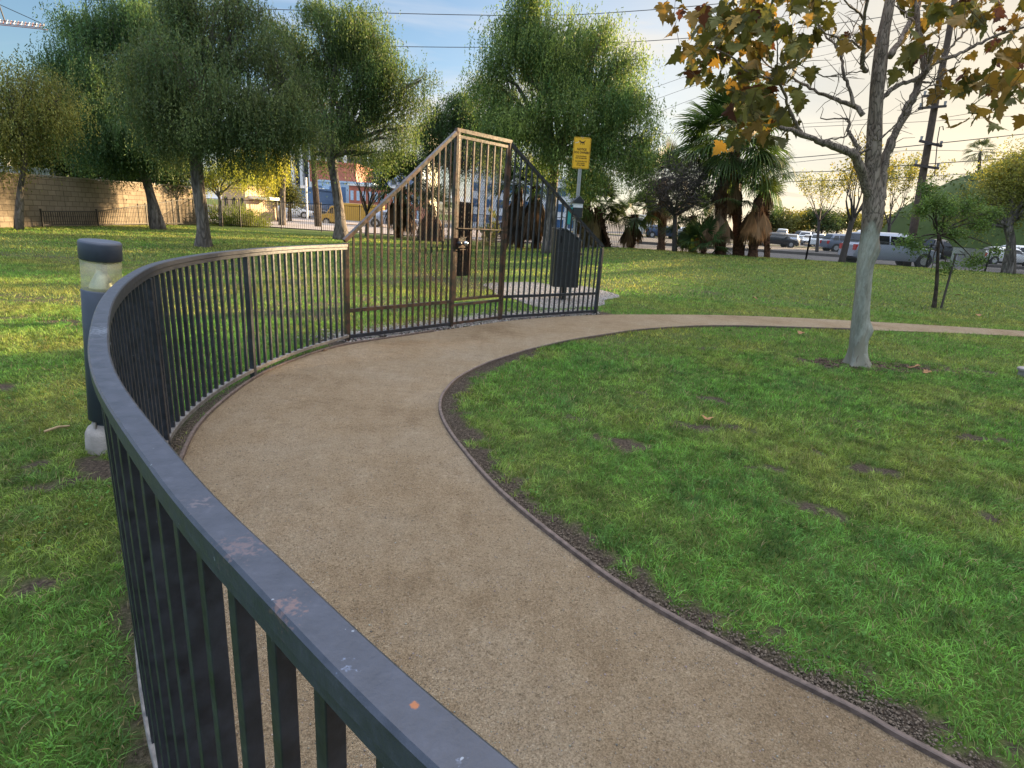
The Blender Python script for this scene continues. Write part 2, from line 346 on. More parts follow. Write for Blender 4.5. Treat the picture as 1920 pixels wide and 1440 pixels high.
def g2b(n):
    q=g2(n*3); q=q[:n]; q[:,2]=.014; return q
o=stones('path_pebbles',900,g2b,.002,.0055,M['stone']); setp(o,'small pale loose pebbles scattered over the tan footpath','pebbles',None,'stuff')
o=stones('path_grit',26000,g2,.0009,.0032,M['stone']); setp(o,'fine loose grit scattered over the tan footpath','grit',None,'stuff')
def g3(n):
    i=rng.integers(0,len(near_edge)-1,n); q=near_edge[i]+rng.normal(0,.085,(n,2)); k=(~inpoly(q[:,0],q[:,1],path_poly))|(rng.random(n)<.25); q=q[k]; 
    j=rng.integers(0,70,n); q2=FC[j]+np.array([.1,0])+rng.normal(0,.06,(n,2)); q=np.vstack([q,q2[~inpoly(q2[:,0],q2[:,1],path_poly)]])
    return np.stack([q[:,0],q[:,1],np.zeros(len(q))+.008],1)
o=stones('soil_crumbs',26000,g3,.0015,.007,M['stone']); o.data.attributes['tint'].data.foreach_set('color',(np.concatenate([np.repeat(rng.uniform(.3,1.,(len(o.data.vertices)//6,1))*np.array([[.19,.15,.115]]),6,0),np.ones((len(o.data.vertices),1))],1)).astype(np.float32).ravel())
setp(o,'dark soil crumbs along the edges of the footpath','soil',None,'stuff')
# edging boards
def edging(P,name,label):
    m=MB(); N=[]
    for i in range(len(P)):
        d=P[min(i+1,len(P)-1)]-P[max(i-1,0)]; d/=np.linalg.norm(d); N.append(np.array([-d[1],d[0]]))
    w=.011; vs=[]
    for p,n in zip(P,N):
        zt=.034+.008*(vn(p[0],p[1],1.5,4)-.5); z0=tz(*p)
        for s,z in((-w,-.03),(-w,zt-.003),(-w*.6,zt),(w*.6,zt),(w,zt-.003),(w,-.03)): vs.append((p[0]+n[0]*s,p[1]+n[1]*s,z+z0))
    k=6; fs=[(i*k+j,i*k+j+1,(i+1)*k+j+1,(i+1)*k+j) for i in range(len(P)-1) for j in range(k-1)]+[(0,1,2,3,4,5),tuple((len(P)-1)*k+j for j in range(5,-1,-1))]
    m.add(vs,fs); o=m.build(name,M['edging']); return setp(o,label,'edging')
edging(Rgt[(Rgt[:,0]<6)],'path_edging','thin brown edging strip along the lawn side of the curved footpath')
edging(Lft[(Lft[:,1]>.1)&(Lft[:,1]<7.4)&(Lft[:,0]<1)],'path_edging','pinkish brown edging strip along the fence side of the footpath')
# ------------------------------------------------------------ grass
def grass_pts(x0,x1,y0,y1,dens):
    n=int((x1-x0)*(y1-y0)*dens); X=rng.uniform(x0,x1,n); Y=rng.uniform(y0,y1,n)
    a=np.abs(X)/np.maximum(Y+.6,.1); k=(a<1.3); X,Y=X[k],Y[k]
    k=~inpoly(X,Y,path_poly)&~inpoly(X,Y,GP); X,Y=X[k],Y[k]
    w=bare(X,Y); k=rng.random(len(X))>w*1.05; X,Y=X[k],Y[k]
    k=(dline(X,Y,FC)>.03); return X[k],Y[k]
def blades(X,Y,h,wd,bend,hj=.45,segs=2,dryness=.0):
    n=len(X); Z=terr(X,Y); cl=fbm(X,Y,2.2,1); hh=h*(.55+.9*cl)*rng.uniform(1-hj,1+hj,n); a=rng.uniform(0,6.283,n)
    flow=fbm(X,Y,1.7,20)*12.; a=np.where(rng.random(n)<.22,flow,a); bd=bend*rng.uniform(.3,1.5,n)
    dx,dy=np.cos(a),np.sin(a); px,py=-dy,dx; w=wd*rng.uniform(.6,1.3,n)
    # face roughly any way
    b=rng.uniform(0,6.283,n); px,py=np.cos(b),np.sin(b)
    V=[]
    if segs==2:
        lv=[(0,0,1.),(.6,.3,.8),(.97,1.,0)]
    else: lv=[(0,0,1.),(.95,.8,0)]
    for t,bb,ww in lv:
        cx=X+dx*hh*bb*bd; cy=Y+dy*hh*bb*bd; cz=Z+hh*t*(1-.25*bd*bb)-.004
        if ww>0:
            V.append(np.stack([cx-px*w*ww/2,cy-py*w*ww/2,cz],1)); V.append(np.stack([cx+px*w*ww/2,cy+py*w*ww/2,cz],1))
        else: V.append(np.stack([cx,cy,cz],1))
    k=len(V); V=np.stack(V,1).reshape(-1,3); base=np.arange(n)[:,None]*k
    Fq=np.concatenate([base+np.array([[0,1,3]]),base+np.array([[0,3,2]]),base+np.array([[2,3,4]])]) if segs==2 else base+np.array([[0,1,2]])
    nz=fbm(X,Y,.9,30); nn=fbm(X,Y,4.,33); j=rng.random(n)
    g=np.array([.115,.24,.046]); y=np.array([.26,.265,.07]); dk=np.array([.055,.140,.036]); st=np.array([.40,.33,.17])
    dr=.55*np.exp(-((X+6)/2.6)**2-((Y-7.7)/1.1)**2)+.45*np.exp(-((X+9)/5.)**2-((Y-12)/1.6)**2)+.3*np.exp(-((Y-24)/4.)**2)*(X>3); t=np.clip((nz-.45)*2.2+dryness+dr+.25*(j-.5),0,1)[:,None]; c=g*(1-t)+y*t; t=np.clip((.5-nn)*3,0,1)[:,None]*.7; c=c*(1-t)+dk*t  # dry yellow tone, also stands in for sunlit bands on the lawn
    c=c*rng.uniform(.5,1.9,(n,1))*(.45+1.15*vn(X,Y,14.,41))[:,None]; s=(rng.random(n)<(.05+.10*dryness+.12*np.clip(nz-.5,0,1)+.25*np.clip(bare(X,Y),0,1)))[:,None]; c=np.where(s,st*rng.uniform(.6,1.1,(n,1)),c)
    return V,Fq,np.repeat(c,k,0)
def lawn(parts,name,label):
    Vs=[];Fs=[];Ts=[];b=0
    for V,Fq,T in parts: Vs.append(V);Fs.append(Fq+b);Ts.append(T);b+=len(V)
    o=np_mesh(name,np.vstack(Vs),np.vstack(Fs),M['grass'],tint=np.vstack(Ts)); return setp(o,label,'grass',None,'stuff')
def clover(n,y0,y1):
    X,Y=grass_pts(-5,5,y0,y1,n/20.); k=vn(X,Y,3.1,51)>.55; X,Y=X[k],Y[k]; X=np.repeat(X,3)+rng.normal(0,.006,len(X)*3); Y=np.repeat(Y,3)+rng.normal(0,.006,len(Y)*3); m=len(X); Z=rng.uniform(.022,.045,m); a=rng.uniform(0,6.283,m); L=rng.uniform(.008,.014,m)
    D=np.stack([np.cos(a),np.sin(a),rng.uniform(-.2,.35,m)],1)*L[:,None]; S_=np.stack([-np.sin(a),np.cos(a),rng.uniform(-.2,.2,m)],1)*L[:,None]*.55; P=np.stack([X,Y,Z],1)
    V=np.stack([P,P+D*.6+S_,P+D*1.1,P+D*.6-S_],1).reshape(-1,3); b=np.arange(m)[:,None]*4; F_=np.concatenate([b+np.array([[0,1,2]]),b+np.array([[0,2,3]])]); c=np.array([.09,.21,.04])*rng.uniform(.7,1.6,(m,1)); return V,F_,np.repeat(c,4,0)
p1=grass_pts(-5,5,.9,4.2,11500); p2=grass_pts(-8.5,8.5,4.2,7.5,4600); p3=grass_pts(-14,14.5,7.5,13,1300); p4=grass_pts(-31,33,13,31,190)
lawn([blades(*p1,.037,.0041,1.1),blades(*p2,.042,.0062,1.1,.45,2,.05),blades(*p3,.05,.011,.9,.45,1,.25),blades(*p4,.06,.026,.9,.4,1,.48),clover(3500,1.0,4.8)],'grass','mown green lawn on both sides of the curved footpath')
# ------------------------------------------------------------ curved fence
def resample(P,step):
    d=np.r_[0,np.cumsum(np.hypot(*np.diff(P,axis=0).T))]; n=int(d[-1]/step); s=np.arange(n+1)*step
    return np.stack([np.interp(s,d,P[:,0]),np.interp(s,d,P[:,1])],1),s
def normals(P):
    T=np.gradient(P,axis=0); T/=np.linalg.norm(T,axis=1)[:,None]; return T,np.stack([-T[:,1],T[:,0]],1)
def sweep(m,P,prof,zf=lambda i:0.,mi=0):
    T,N=normals(P); k=len(prof); vs=[(p[0]+n[0]*a,p[1]+n[1]*a,z+zf(i)) for i,(p,n) in enumerate(zip(P,N)) for a,z in prof]
    L=len(P); m.add(vs,[(i*k+j,i*k+(j+1)%k,(i+1)*k+(j+1)%k,(i+1)*k+j) for i in range(L-1) for j in range(k)]+[tuple(range(k-1,-1,-1)),tuple((L-1)*k+j for j in range(k))],mi)
def rprof(w,z0,z1,r=.004):
    w/=2; return [(-w,z0+r),(-w,z1-r),(-w+r,z1),(w-r,z1),(w,z1-r),(w,z0+r),(w-r,z0),(-w+r,z0)]
RZ=1.115
fence=thing('curved_fence',(-2.2,4.2,0),'black iron picket fence curving along the left side of the footpath','fence')
def fix(o,par):   # keep world coordinates under a parent that is not at the origin
    o.parent=par; o.matrix_parent_inverse=Matrix.Translation(par.location).inverted() if par.rotation_euler.z==0 else (Matrix.Translation(par.location)@Matrix.Rotation(par.rotation_euler.z,4,'Z')).inverted(); return o
def m_rail():
    t=NT('rail_paint'); p=t.pos(); n1=t.noise(p,9,6,.7); n2=t.noise(p,130,3); n3=t.noise(p,28,6,.7)
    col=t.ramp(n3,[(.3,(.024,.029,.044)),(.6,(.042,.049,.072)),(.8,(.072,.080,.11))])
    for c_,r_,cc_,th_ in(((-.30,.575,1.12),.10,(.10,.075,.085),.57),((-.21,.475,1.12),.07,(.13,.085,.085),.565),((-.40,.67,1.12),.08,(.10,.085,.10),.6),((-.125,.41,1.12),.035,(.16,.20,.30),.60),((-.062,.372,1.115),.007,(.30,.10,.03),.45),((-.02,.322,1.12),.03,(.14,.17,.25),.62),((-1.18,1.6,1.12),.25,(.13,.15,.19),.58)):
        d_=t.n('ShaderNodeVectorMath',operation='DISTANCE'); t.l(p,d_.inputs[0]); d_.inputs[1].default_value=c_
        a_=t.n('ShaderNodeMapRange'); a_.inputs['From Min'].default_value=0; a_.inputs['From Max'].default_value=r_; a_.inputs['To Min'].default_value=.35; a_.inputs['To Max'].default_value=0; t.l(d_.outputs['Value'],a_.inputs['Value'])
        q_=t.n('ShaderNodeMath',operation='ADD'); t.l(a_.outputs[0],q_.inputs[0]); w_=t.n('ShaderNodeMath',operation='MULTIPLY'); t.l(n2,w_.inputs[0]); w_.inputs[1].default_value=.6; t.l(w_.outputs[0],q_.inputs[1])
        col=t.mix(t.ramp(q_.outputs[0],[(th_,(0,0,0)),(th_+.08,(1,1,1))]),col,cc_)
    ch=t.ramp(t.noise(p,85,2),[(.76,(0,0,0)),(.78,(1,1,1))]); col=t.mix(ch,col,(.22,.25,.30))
    return t.fin(col,t.bump(n2,.15,.002,t.bump(n3,.3,.004)),t.ramp(n3,[(.3,(.32,)*3),(.7,(.5,)*3)]),Specular_IOR_Level=.6)
M['rail']=m_rail()
m=MB(); sweep(m,FC,rprof(.046,RZ-.034,RZ,.004)); sweep(m,FC,rprof(.030,RZ-.062,RZ-.0345,.002)); fix(m.build('top_rail',M['rail'],smooth=False),fence)
m=MB(); sweep(m,FC,rprof(.038,.062,.094,.003)); ob=m.build('bottom_rail',M['rail_low']); fix(ob,fence)
q,s=resample(FC,.1045); T,N=normals(q)
pmesh=None; npk=0
for i,(p,tt) in enumerate(zip(q,T)):
    if i==0: continue
    ang=math.atan2(tt[1],tt[0]); post=(i%16==0 and i<60)
    if post:
        m=MB(); m.box((0,0,(RZ-.064)/2-.04),(.042,.042,RZ-.064+.08)); o=m.build('post',M['iron'],bevel=.003)
    else:
        if pmesh is None:
            m=MB(); m.box((0,0,(RZ-.064+.092)/2),(.0225,.0225,RZ-.064-.092)); o=m.build('picket',M['iron'],bevel=.0015); pmesh=o
        else: o=link(pmesh.copy())
    o.location=(p[0],p[1],0); o.rotation_euler=(0,0,ang); bpy.context.view_layer.update() if False else None
    fix(o,fence)
# ------------------------------------------------------------ arched gate
gate=thing('dog_run_gate',(float(gA[0]),float(gA[1]),0),'tall weathered iron gate with sloping picket wings and a door at the middle','gate')
def v3(p,z): return Vector((float(p[0]),float(p[1]),float(z)))
def part(m,name,mat,par,bevel=0,smooth=False): return fix(m.build(name,mat,bevel=bevel,smooth=smooth),par)
ztop=2.50; zlow=1.12; zmid=.36; zb=.055
for p,zt in((gL,zlow),(gA,ztop),(gB,ztop),(gR,zlow)):
    m=MB(); m.box((p[0],p[1],zt/2-.05),(.052,.052,zt+.1),math.atan2(.75,.66)); part(m,'post',M['iron_rust'] if p is not gR else M['iron'],gate,.003)
def wing(a,b,za,zb_,n,mat):
    d=(b-a)/np.linalg.norm(b-a); ang=math.atan2(d[1],d[0]); a2=a+d*.028; b2=b-d*.028; L=np.linalg.norm(b-a)
    m=MB(); up=(float(-d[1]),float(d[0]),0)
    m.bar(v3(a-d*.02,za+.022),v3(b+d*.02,zb_+.022),.05,.04); part(m,'sloped_rail',mat,gate)
    m=MB(); m.bar(v3(a2,zmid),v3(b2,zmid),.04,.04); part(m,'middle_rail',mat,gate)
    m=MB(); m.bar(v3(a2,zb),v3(b2,zb),.04,.04); part(m,'bottom_rail',M['iron'],gate)
    for i in range(1,n):
        t=i/n; p=a+(b-a)*t; z=za+(zb_-za)*t-.001
        m=MB(); m.box((p[0],p[1],(z+zmid+.02)/2),(.021,.021,z-zmid-.02),ang); m.box((p[0],p[1],(zmid+zb)/2),(.021,.021,zmid-zb-.041),ang); part(m,'picket',mat,gate)
wing(gL,gA,zlow,ztop,17,M['iron_rust']); wing(gB,gR,ztop,zlow,19,M['iron'])
m=MB(); m.bar(v3(gA-(gB-gA)*.02,ztop+.024),v3(gB+(gB-gA)*.02,ztop+.024),.055,.045); part(m,'header',M['iron_rust'],gate)
d=(gB-gA)/np.linalg.norm(gB-gA); nb=np.array([-d[1],d[0]]); ang=math.atan2(d[1],d[0])
m=MB(); m.bar(v3(gA+d*.03,zb),v3(gB-d*.03,zb),.04,.035); m.bar(v3(gA+d*.03,zmid-.05),v3(gB-d*.03,zmid-.05),.04,.035)
part(m,'bottom_rail',M['iron_rust'],gate)
dw=np.linalg.norm(gB-gA)
for i in range(1,9):
    p=gA+d*dw*i/9; m=MB(); m.box((p[0],p[1],(zmid-.05+zb)/2),(.018,.018,zmid-.05-zb-.036),ang); part(m,'picket',M['iron'],gate)
a=gA+d*.045; b=gB-d*.045; z0=zmid+.005; z1=ztop-.03
m=MB()
for p in(a,b): m.box((p[0],p[1],(z0+z1)/2),(.036,.036,z1-z0),ang)
for z in(z0+.018,z1-.018): m.bar(v3(a+d*.018,z),v3(b-d*.018,z),.036,.036)
door=part(m,'door',M['iron_rust'],gate)
def sub(m,name,mat,bevel=0,smooth=False):
    o=m.build(name,mat,bevel=bevel,smooth=smooth); o.parent=door; o.matrix_parent_inverse=(Matrix.Translation(gate.location)).inverted(); o.matrix_parent_inverse=Matrix.Identity(4); return o
# door keeps world coordinates, so its children can use identity
for i in range(1,7):
    p=a+(b-a)*i/7; m=MB(); m.box((p[0],p[1],(z0+z1)/2),(.021,.021,z1-z0-.072),ang); sub(m,'picket',M['iron_rust'])
def wiremesh(a,b,z0,z1f,step,w,off):
    """expanded metal: thin diagonal strands in the vertical plane a-b, clipped under z1f(t)"""
    m=MB(); L=np.linalg.norm(b-a); dd=(b-a)/L; nrm=np.array([-dd[1],dd[0]])*off; H_=3.
    for sgn in(1,-1):
        c=-H_
        while c<L+H_:
            prev=None; K=24
            s0=c; segs=[]
            for k_ in range(K+1):
                u=k_/K*H_*1.0; x=s0+sgn*u*.55 if sgn>0 else s0-u*.55+0; z=z0+u
                ok=0<=x<=L and z<=z1f(x/L if L else 0)
                if ok: 
                    if prev is None: st=(x,z)
                    prev=(x,z)
                elif prev is not None: break
            if prev is not None and (abs(prev[1]-st[1])>.02):
                m.bar(v3(a+dd*st[0]+nrm,st[1]),v3(a+dd*prev[0]+nrm,prev[1]),w,w)
            c+=step
    return m
sub(wiremesh(a,b,z0+.03,lambda t:z1-.04,.034,.0028,.02),'mesh_screen',M['iron_rust'])
part(wiremesh(gL+(gA-gL)*.52,gA-(gA-gL)*.02,zmid+.03,lambda t:zlow+(ztop-zlow)*(.52+.46*t)-.02,.034,.0028,.02),'mesh_screen',M['iron_rust'],gate)
c0=a+d*.20+nb*.06
m=MB(); m.box((c0[0],c0[1],1.18),(.34,.012,.98),ang); sub(m,'guard_plate',simple('guard_plate',(.012,.012,.015),.55),.003)
m=MB(); m.bar(v3(a-nb*.03,1.33),v3(b-nb*.03,1.33),.012,.012); sub(m,'latch_bar',M['iron_rust'])
m=MB(); lk=a+d*.05-nb*.045; m.box((lk[0],lk[1],1.14),(.13,.04,.13),ang); m.bar(v3(lk-d*.02,1.215),v3(lk+d*.10,1.215),.012,.012); m.bar(v3(lk-d*.02,1.055),v3(lk+d*.10,1.055),.012,.012); lko=sub(m,'lock_box',M['iron_rust'],.004)
chrome=simple('steel',(.55,.57,.6),.25,.05,metal=1)
for q_,r_ in((lk+d*.03-nb*.055,.036),(lk-d*.075-nb*.05,.03)):
    m=MB(); prof=[(.0,-r_),(r_*.6,-r_*.8),(r_,-r_*.2),(r_,r_*.3),(r_*.5,r_*.85),(0,r_)]; m.lathe(prof,16,(q_[0],q_[1],1.14)); m.bar(v3(q_,1.14),v3(q_+nb*.05,1.14),.02,.02)
    sub(m,'door_knob',chrome if r_>.031 else M['iron'],smooth=True)
# ------------------------------------------------------------ bollard light
bx,by=-2.43,3.20
bol=thing('bollard_light',(bx,by,0),'dark blue-grey bollard light with clear lens band standing outside the curved fence','bollard light')
paint=simple('bollard_paint',(.048,.060,.090),.5,.12,14,bump=.15,bs=200)
m=MB(); m.lathe([(0,-.1),(.118,-.1),(.12,.0),(.118,.10),(.105,.13),(.09,.137),(.08,.165),(0,.166)],40); b_=m.build('footing',M['concrete'],bol,smooth=True)
m=MB(); m.lathe([(.078,.165),(.078,.185),(.098,.19),(.098,.925),(.094,.93),(.0,.93)],48); b_=m.build('shaft',paint,bol,smooth=False)
for p_ in b_.data.polygons: p_.use_smooth=abs(p_.normal.z)<.5
for an in(2.6,4.5,.6):
    m=MB(); m.tube([(.088*math.cos(an),.088*math.sin(an),.15),(.088*math.cos(an),.088*math.sin(an),.20)],.008); m.build('anchor_bolt',M['concrete'],bol)
m=MB(); m.lathe([(.0,.0),(.066,.0),(.062,.012),(.048,.045),(.034,.075),(.026,.09),(.026,.13),(.03,.135),(.03,.145),(0,.145)],32,(0,0,.932)); m.build('reflector',simple('reflector',(.75,.76,.78),.22,.03,metal=.75),bol,smooth=True)
m=MB(); m.box((0,0,1.077),(.13,.016,.008),.5); m.box((.0,0,1.074),(.035,.035,.02),.2); m.build('lamp_bracket',simple('bracket',(.3,.28,.25),.5),bol)
m=MB(); m.lathe([(.0945,.931),(.0945,1.092),(.0925,1.092),(.0925,.931)],48); gl=NT('lens'); gl.fin((.93,.93,.80),None,.08,Transmission_Weight=1.,IOR=1.12,Specular_IOR_Level=.5)
tb=gl.n('ShaderNodeBsdfTransparent'); tb.inputs[0].default_value=(.93,.93,.84,1); mx=gl.n('ShaderNodeMixShader'); fr=gl.n('ShaderNodeBsdfDiffuse'); fr.inputs[0].default_value=(.75,.72,.5,1); gs=gl.n('ShaderNodeBsdfGlossy',_Roughness=.08); mx2=gl.n('ShaderNodeMixShader')
mx.inputs[0].default_value=.20; gl.l(tb.outputs[0],mx.inputs[1]); gl.l(fr.outputs[0],mx.inputs[2]); mx2.inputs[0].default_value=.04; gl.l(mx.outputs[0],mx2.inputs[1]); gl.l(gs.outputs[0],mx2.inputs[2]); gl.l(mx2.outputs[0],gl.out.inputs['Surface'])
o=m.build('lens',gl.m,bol); 
for p_ in o.data.polygons: p_.use_smooth=True
m=MB(); m.lathe([(0,1.088),(.094,1.088),(.100,1.092),(.100,1.172),(.0985,1.180),(.092,1.187),(.05,1.191),(0,1.192)],48); o=m.build('cap',paint,bol)
for p_ in o.data.polygons: p_.use_smooth=abs(p_.normal.z)<.6
bol.scale=(1.02,1.02,1.045); bol.rotation_euler=(0,R(5),0)
# ------------------------------------------------------------ pet waste station
sx,sy=1.06,11.72; sz=tz(sx,sy)
stn=thing('dog_waste_station',(sx,sy,sz),'yellow dog notice on a perforated steel post with bag box and black bin','waste station')
galv=simple('galvanised',(.42,.45,.48),.4,.15,30,metal=.6)
m=MB(); w=.055
for z in np.arange(-.1,3.05,.032):
    m.box((0,0,z+.011),(w,.004,.020)); m.box((-w*.34,0,z+.026),(w*.32,.004,.0119)); m.box((w*.34,0,z+.026),(w*.32,.004,.0119))
m.box((-w/2-.002,.014,1.45),(.004,.032,3.1)); m.box((w/2+.002,.014,1.45),(.004,.032,3.1)); m.box((0,.031,1.45),(w*.98,.003,3.1))
m.build('post',galv,stn)
sw,sh=.335,.56; scz=2.78
def rrect(w,h,r,n=6):
    out=[]
    for cx,cy,a0 in((w/2-r,h/2-r,0),(-w/2+r,h/2-r,90),(-w/2+r,-h/2+r,180),(w/2-r,-h/2+r,270)):
        for i in range(n+1):
            a_=R(a0+90*i/n); out.append((cx+r*math.cos(a_),cy+r*math.sin(a_)))
    return out
yel=simple('sign_yellow',(.74,.42,.018),.45,.06,5); blk=simple('sign_black',(.02,.012,.006),.6)
pn=bpy.data.objects.new('x',None); bpy.data.objects.remove(pn)
m=MB(); m.prism(rrect(sw,sh,.035),-.0035,0,0,lambda v:(v[0],-.006+v[2],v[1]+scz)); pan=m.build('sign_panel',yel,stn)
def ring(w,h,r,t):
    a_=rrect(w,h,r); b_=rrect(w-2*t,h-2*t,max(r-t,.002)); n=len(a_)
    return a_+b_,[(i,(i+1)%n,n+(i+1)%n,n+i) for i in range(n)]
m=MB(); vs,fs=ring(sw-.022,sh-.022,.028,.005); m.add([(x,-.0112,y+scz) for x,y in vs],fs); m.build('border',blk,pan)
def text(body,x,z,size,parent,mat,y=-.0115,sxx=1.,rot=None,name='lettering',bold=.0006,loc=None):
    cu=bpy.data.curves.new(name,'FONT'); cu.body=body; cu.size=size; cu.align_x='CENTER'; cu.align_y='CENTER'; cu.offset=bold; cu.resolution_u=2; cu.extrude=.0004
    t_=bpy.data.objects.new(name,cu); link(t_); dg=bpy.context.evaluated_depsgraph_get(); me=bpy.data.meshes.new_from_object(t_.evaluated_get(dg)); bpy.data.objects.remove(t_)
    me.materials.clear(); me.materials.append(mat); o=link(bpy.data.objects.new(name,me)); o.parent=parent; o.rotation_euler=rot or (R(90),0,0); o.scale=(sxx,1,1); o.location=loc or (x,y,z); return o
for s_,z_,h_,k_ in(('NOTICE',.065,.056,.9),('DOG OWNERS',.008,.056,.83),('DOG DROPPINGS',-.058,.030,.85),('MUST BE REMOVED',-.092,.030,.85),('ALL DOGS MUST BE',-.148,.030,.85),('ON A LEASH',-.184,.030,.9),('AT ALL TIMES',-.218,.030,.9)):
    text(s_,0,scz+z_,h_,pan,blk,sxx=k_,bold=.0012 if h_>.05 else .0006)
# the little dog emblem with a figure of dirt in front of it
m=MB(); dog=[(-.075,.212),(-.068,.222),(-.055,.221),(-.047,.212),(-.035,.203),(.005,.203),(.022,.207),(.040,.222),(.050,.232),(.046,.216),(.030,.198),(.028,.180),(.034,.150),(.024,.150),(.016,.176),(.006,.182),(.004,.150),(-.006,.150),(-.008,.182),(-.030,.182),(-.036,.150),(-.046,.150),(-.044,.178),(-.052,.196),(-.062,.203),(-.076,.204)]
m.add([(x+.01,-.0115,z+scz) for x,z in dog],[tuple(range(len(dog)))]); m.build('dog_emblem',blk,pan)
m=MB(); scr=[(-.145,.178),(-.12,.188),(-.10,.186),(-.075,.203),(-.062,.196),(-.085,.178),(-.11,.170),(-.142,.166)]
m.add([(x,-.0116,z+scz) for x,z in scr],[tuple(range(len(scr)))]); m.build('scratch',simple('scratch',(.62,.5,.28),.7,.4,60),pan)
for z in(.255,-.258):
    m=MB(); m.tube([(0,-.009,scz+z),(0,-.014,scz+z)],.006,8); m.build('bolt',galv,pan)
# bag dispenser box with peaked hood
hood=simple('hood_plastic',(.02,.025,.03),.4); grn=simple('green_plastic',(.03,.30,.27),.45)
m=MB(); m.prism([(-.10,0),(.10,0),(.10,.05),(0,.14),(-.10,.05)],-.09,.09,0,lambda v:(v[0]-.01,v[2]-.1,v[1]+1.86)); disp=m.build('bag_dispenser',hood,stn,bevel=.004)
m=MB(); m.box((-.01,-.1,1.82),(.16,.15,.076)); m.build('label_band',simple('label',(.6,.62,.64),.5),disp)
m=MB(); m.box((-.01,-.1,1.69),(.17,.16,.18)); m.build('lower_box',hood,disp,bevel=.004)
m=MB(); m.box((-.15,-.06,1.62),(.10,.07,.32)); m.build('leash_bag_holder',grn,stn,bevel=.012)
# black bin with a slanted lid
binp=simple('bin_black',(.012,.013,.016),.42,.2,10)
m=MB(); bw=.50; cx_=-.22
prof=[(-bw/2,.28),(bw/2,.28),(bw/2,1.16),(-.07,1.36),(-bw/2,1.37)]
m.prism(prof,-.20,.20,0,lambda v:(v[0]+cx_,v[2]-.28,v[1])); bn=m.build('bin',binp,stn,bevel=.008)
m=MB(); m.bar((-bw/2+cx_-.01,-.28,1.385),(-.07+cx_,-.28,1.375),.43,.018); m.bar((-.07+cx_,-.28,1.375),(bw/2+cx_+.01,-.28,1.17),.43,.018); m.build('lid',simple('bin_lid',(.05,.053,.058),.4),bn)
m=MB(); m.box((bw/2+cx_+.025,-.28,.92),(.05,.2,.05)); m.build('handle',binp,bn,bevel=.006)
m=MB(); m.box((cx_,-.4825,.96),(bw-.03,.004,.012)); m.build('seam',hood,bn)
m=MB(); m.lathe([(.0,-.001),(.045,-.001),(.045,.001),(0,.001)],20,(0,0,0)); o=m.build('slot',simple('slot',(.002,.002,.002),.9),bn); o.rotation_euler=(R(90),0,0); o.scale=(.55,1.6,1); o.location=(cx_-.16,-.4835,1.18)
m=MB(); m.box((cx_+.02,-.28,.10),(.09,.09,.36)); m.build('pedestal',binp,stn)
stn.rotation_euler=(0,R(-.6),R(9))
# small dark post with a white marker at the end of the gate
# ------------------------------------------------------------ block wall on the left
def m_wall():
    t=NT('block_wall'); o=t.pos(); sp=t.n('ShaderNodeSeparateXYZ'); t.l(o,sp.inputs[0]); cb=t.n('ShaderNodeCombineXYZ'); t.l(sp.outputs['Y'],cb.inputs['X']); t.l(sp.outputs['Z'],cb.inputs['Y'])
    b=t.n('ShaderNodeTexBrick',_Scale=1.,_Mortar_Size=.012,_Brick_Width=.40,_Row_Height=.20); b.inputs['Color1'].default_value=(.33,.275,.21,1); b.inputs['Color2'].default_value=(.26,.215,.165,1); b.inputs['Mortar'].default_value=(.15,.125,.10,1)
    t.l(cb.outputs[0],b.inputs['Vector']); n=t.noise(o,2.2,5,.65); n2=t.noise(o,45,4,.7)
    col=t.mix(.8,b.outputs['Color'],t.ramp(n,[(.3,(.7,.68,.66)),(.7,(1,1,1))]),'MULTIPLY'); col=t.mix(.5,col,t.ramp(n2,[(.3,(.6,.6,.6)),(.7,(1,1,1))]),'MULTIPLY')
    iv=t.n('ShaderNodeMath',operation='SUBTRACT'); iv.inputs[0].default_value=1; t.l(b.outputs['Fac'],iv.inputs[1])
    return t.fin(col,t.bump(iv.outputs[0],.6,.01,t.bump(n2,.6,.01)),.9,Specular_IOR_Level=.15)
WX=-18.8
m=MB(); wl=MB()
def wtop(y): return 1.86+.012*(y-20.)
segs=[10,16,20.6,24.2,27.8,31.4,35.0]
wall=thing('block_wall',(WX,27,0),'long tan concrete block wall along the left side of the dog run','wall')
mw=m_wall()
for y0_,y1_ in zip(segs[:-1],segs[1:]):
    z=wtop((y0_+y1_)/2); m=MB(); m.box((WX-.1,(y0_+y1_)/2,z/2-.2),(.2,y1_-y0_-.012,z+.4)); fix(m.build('wall_panel',mw,bevel=.006),wall)
m=MB(); m.bar((WX-.1,10,wtop(10)+.02),(WX-.1,35,wtop(35)+.035),.24,.05); fix(m.build('coping',simple('coping',(.27,.23,.19),.85,.2,8)),wall)
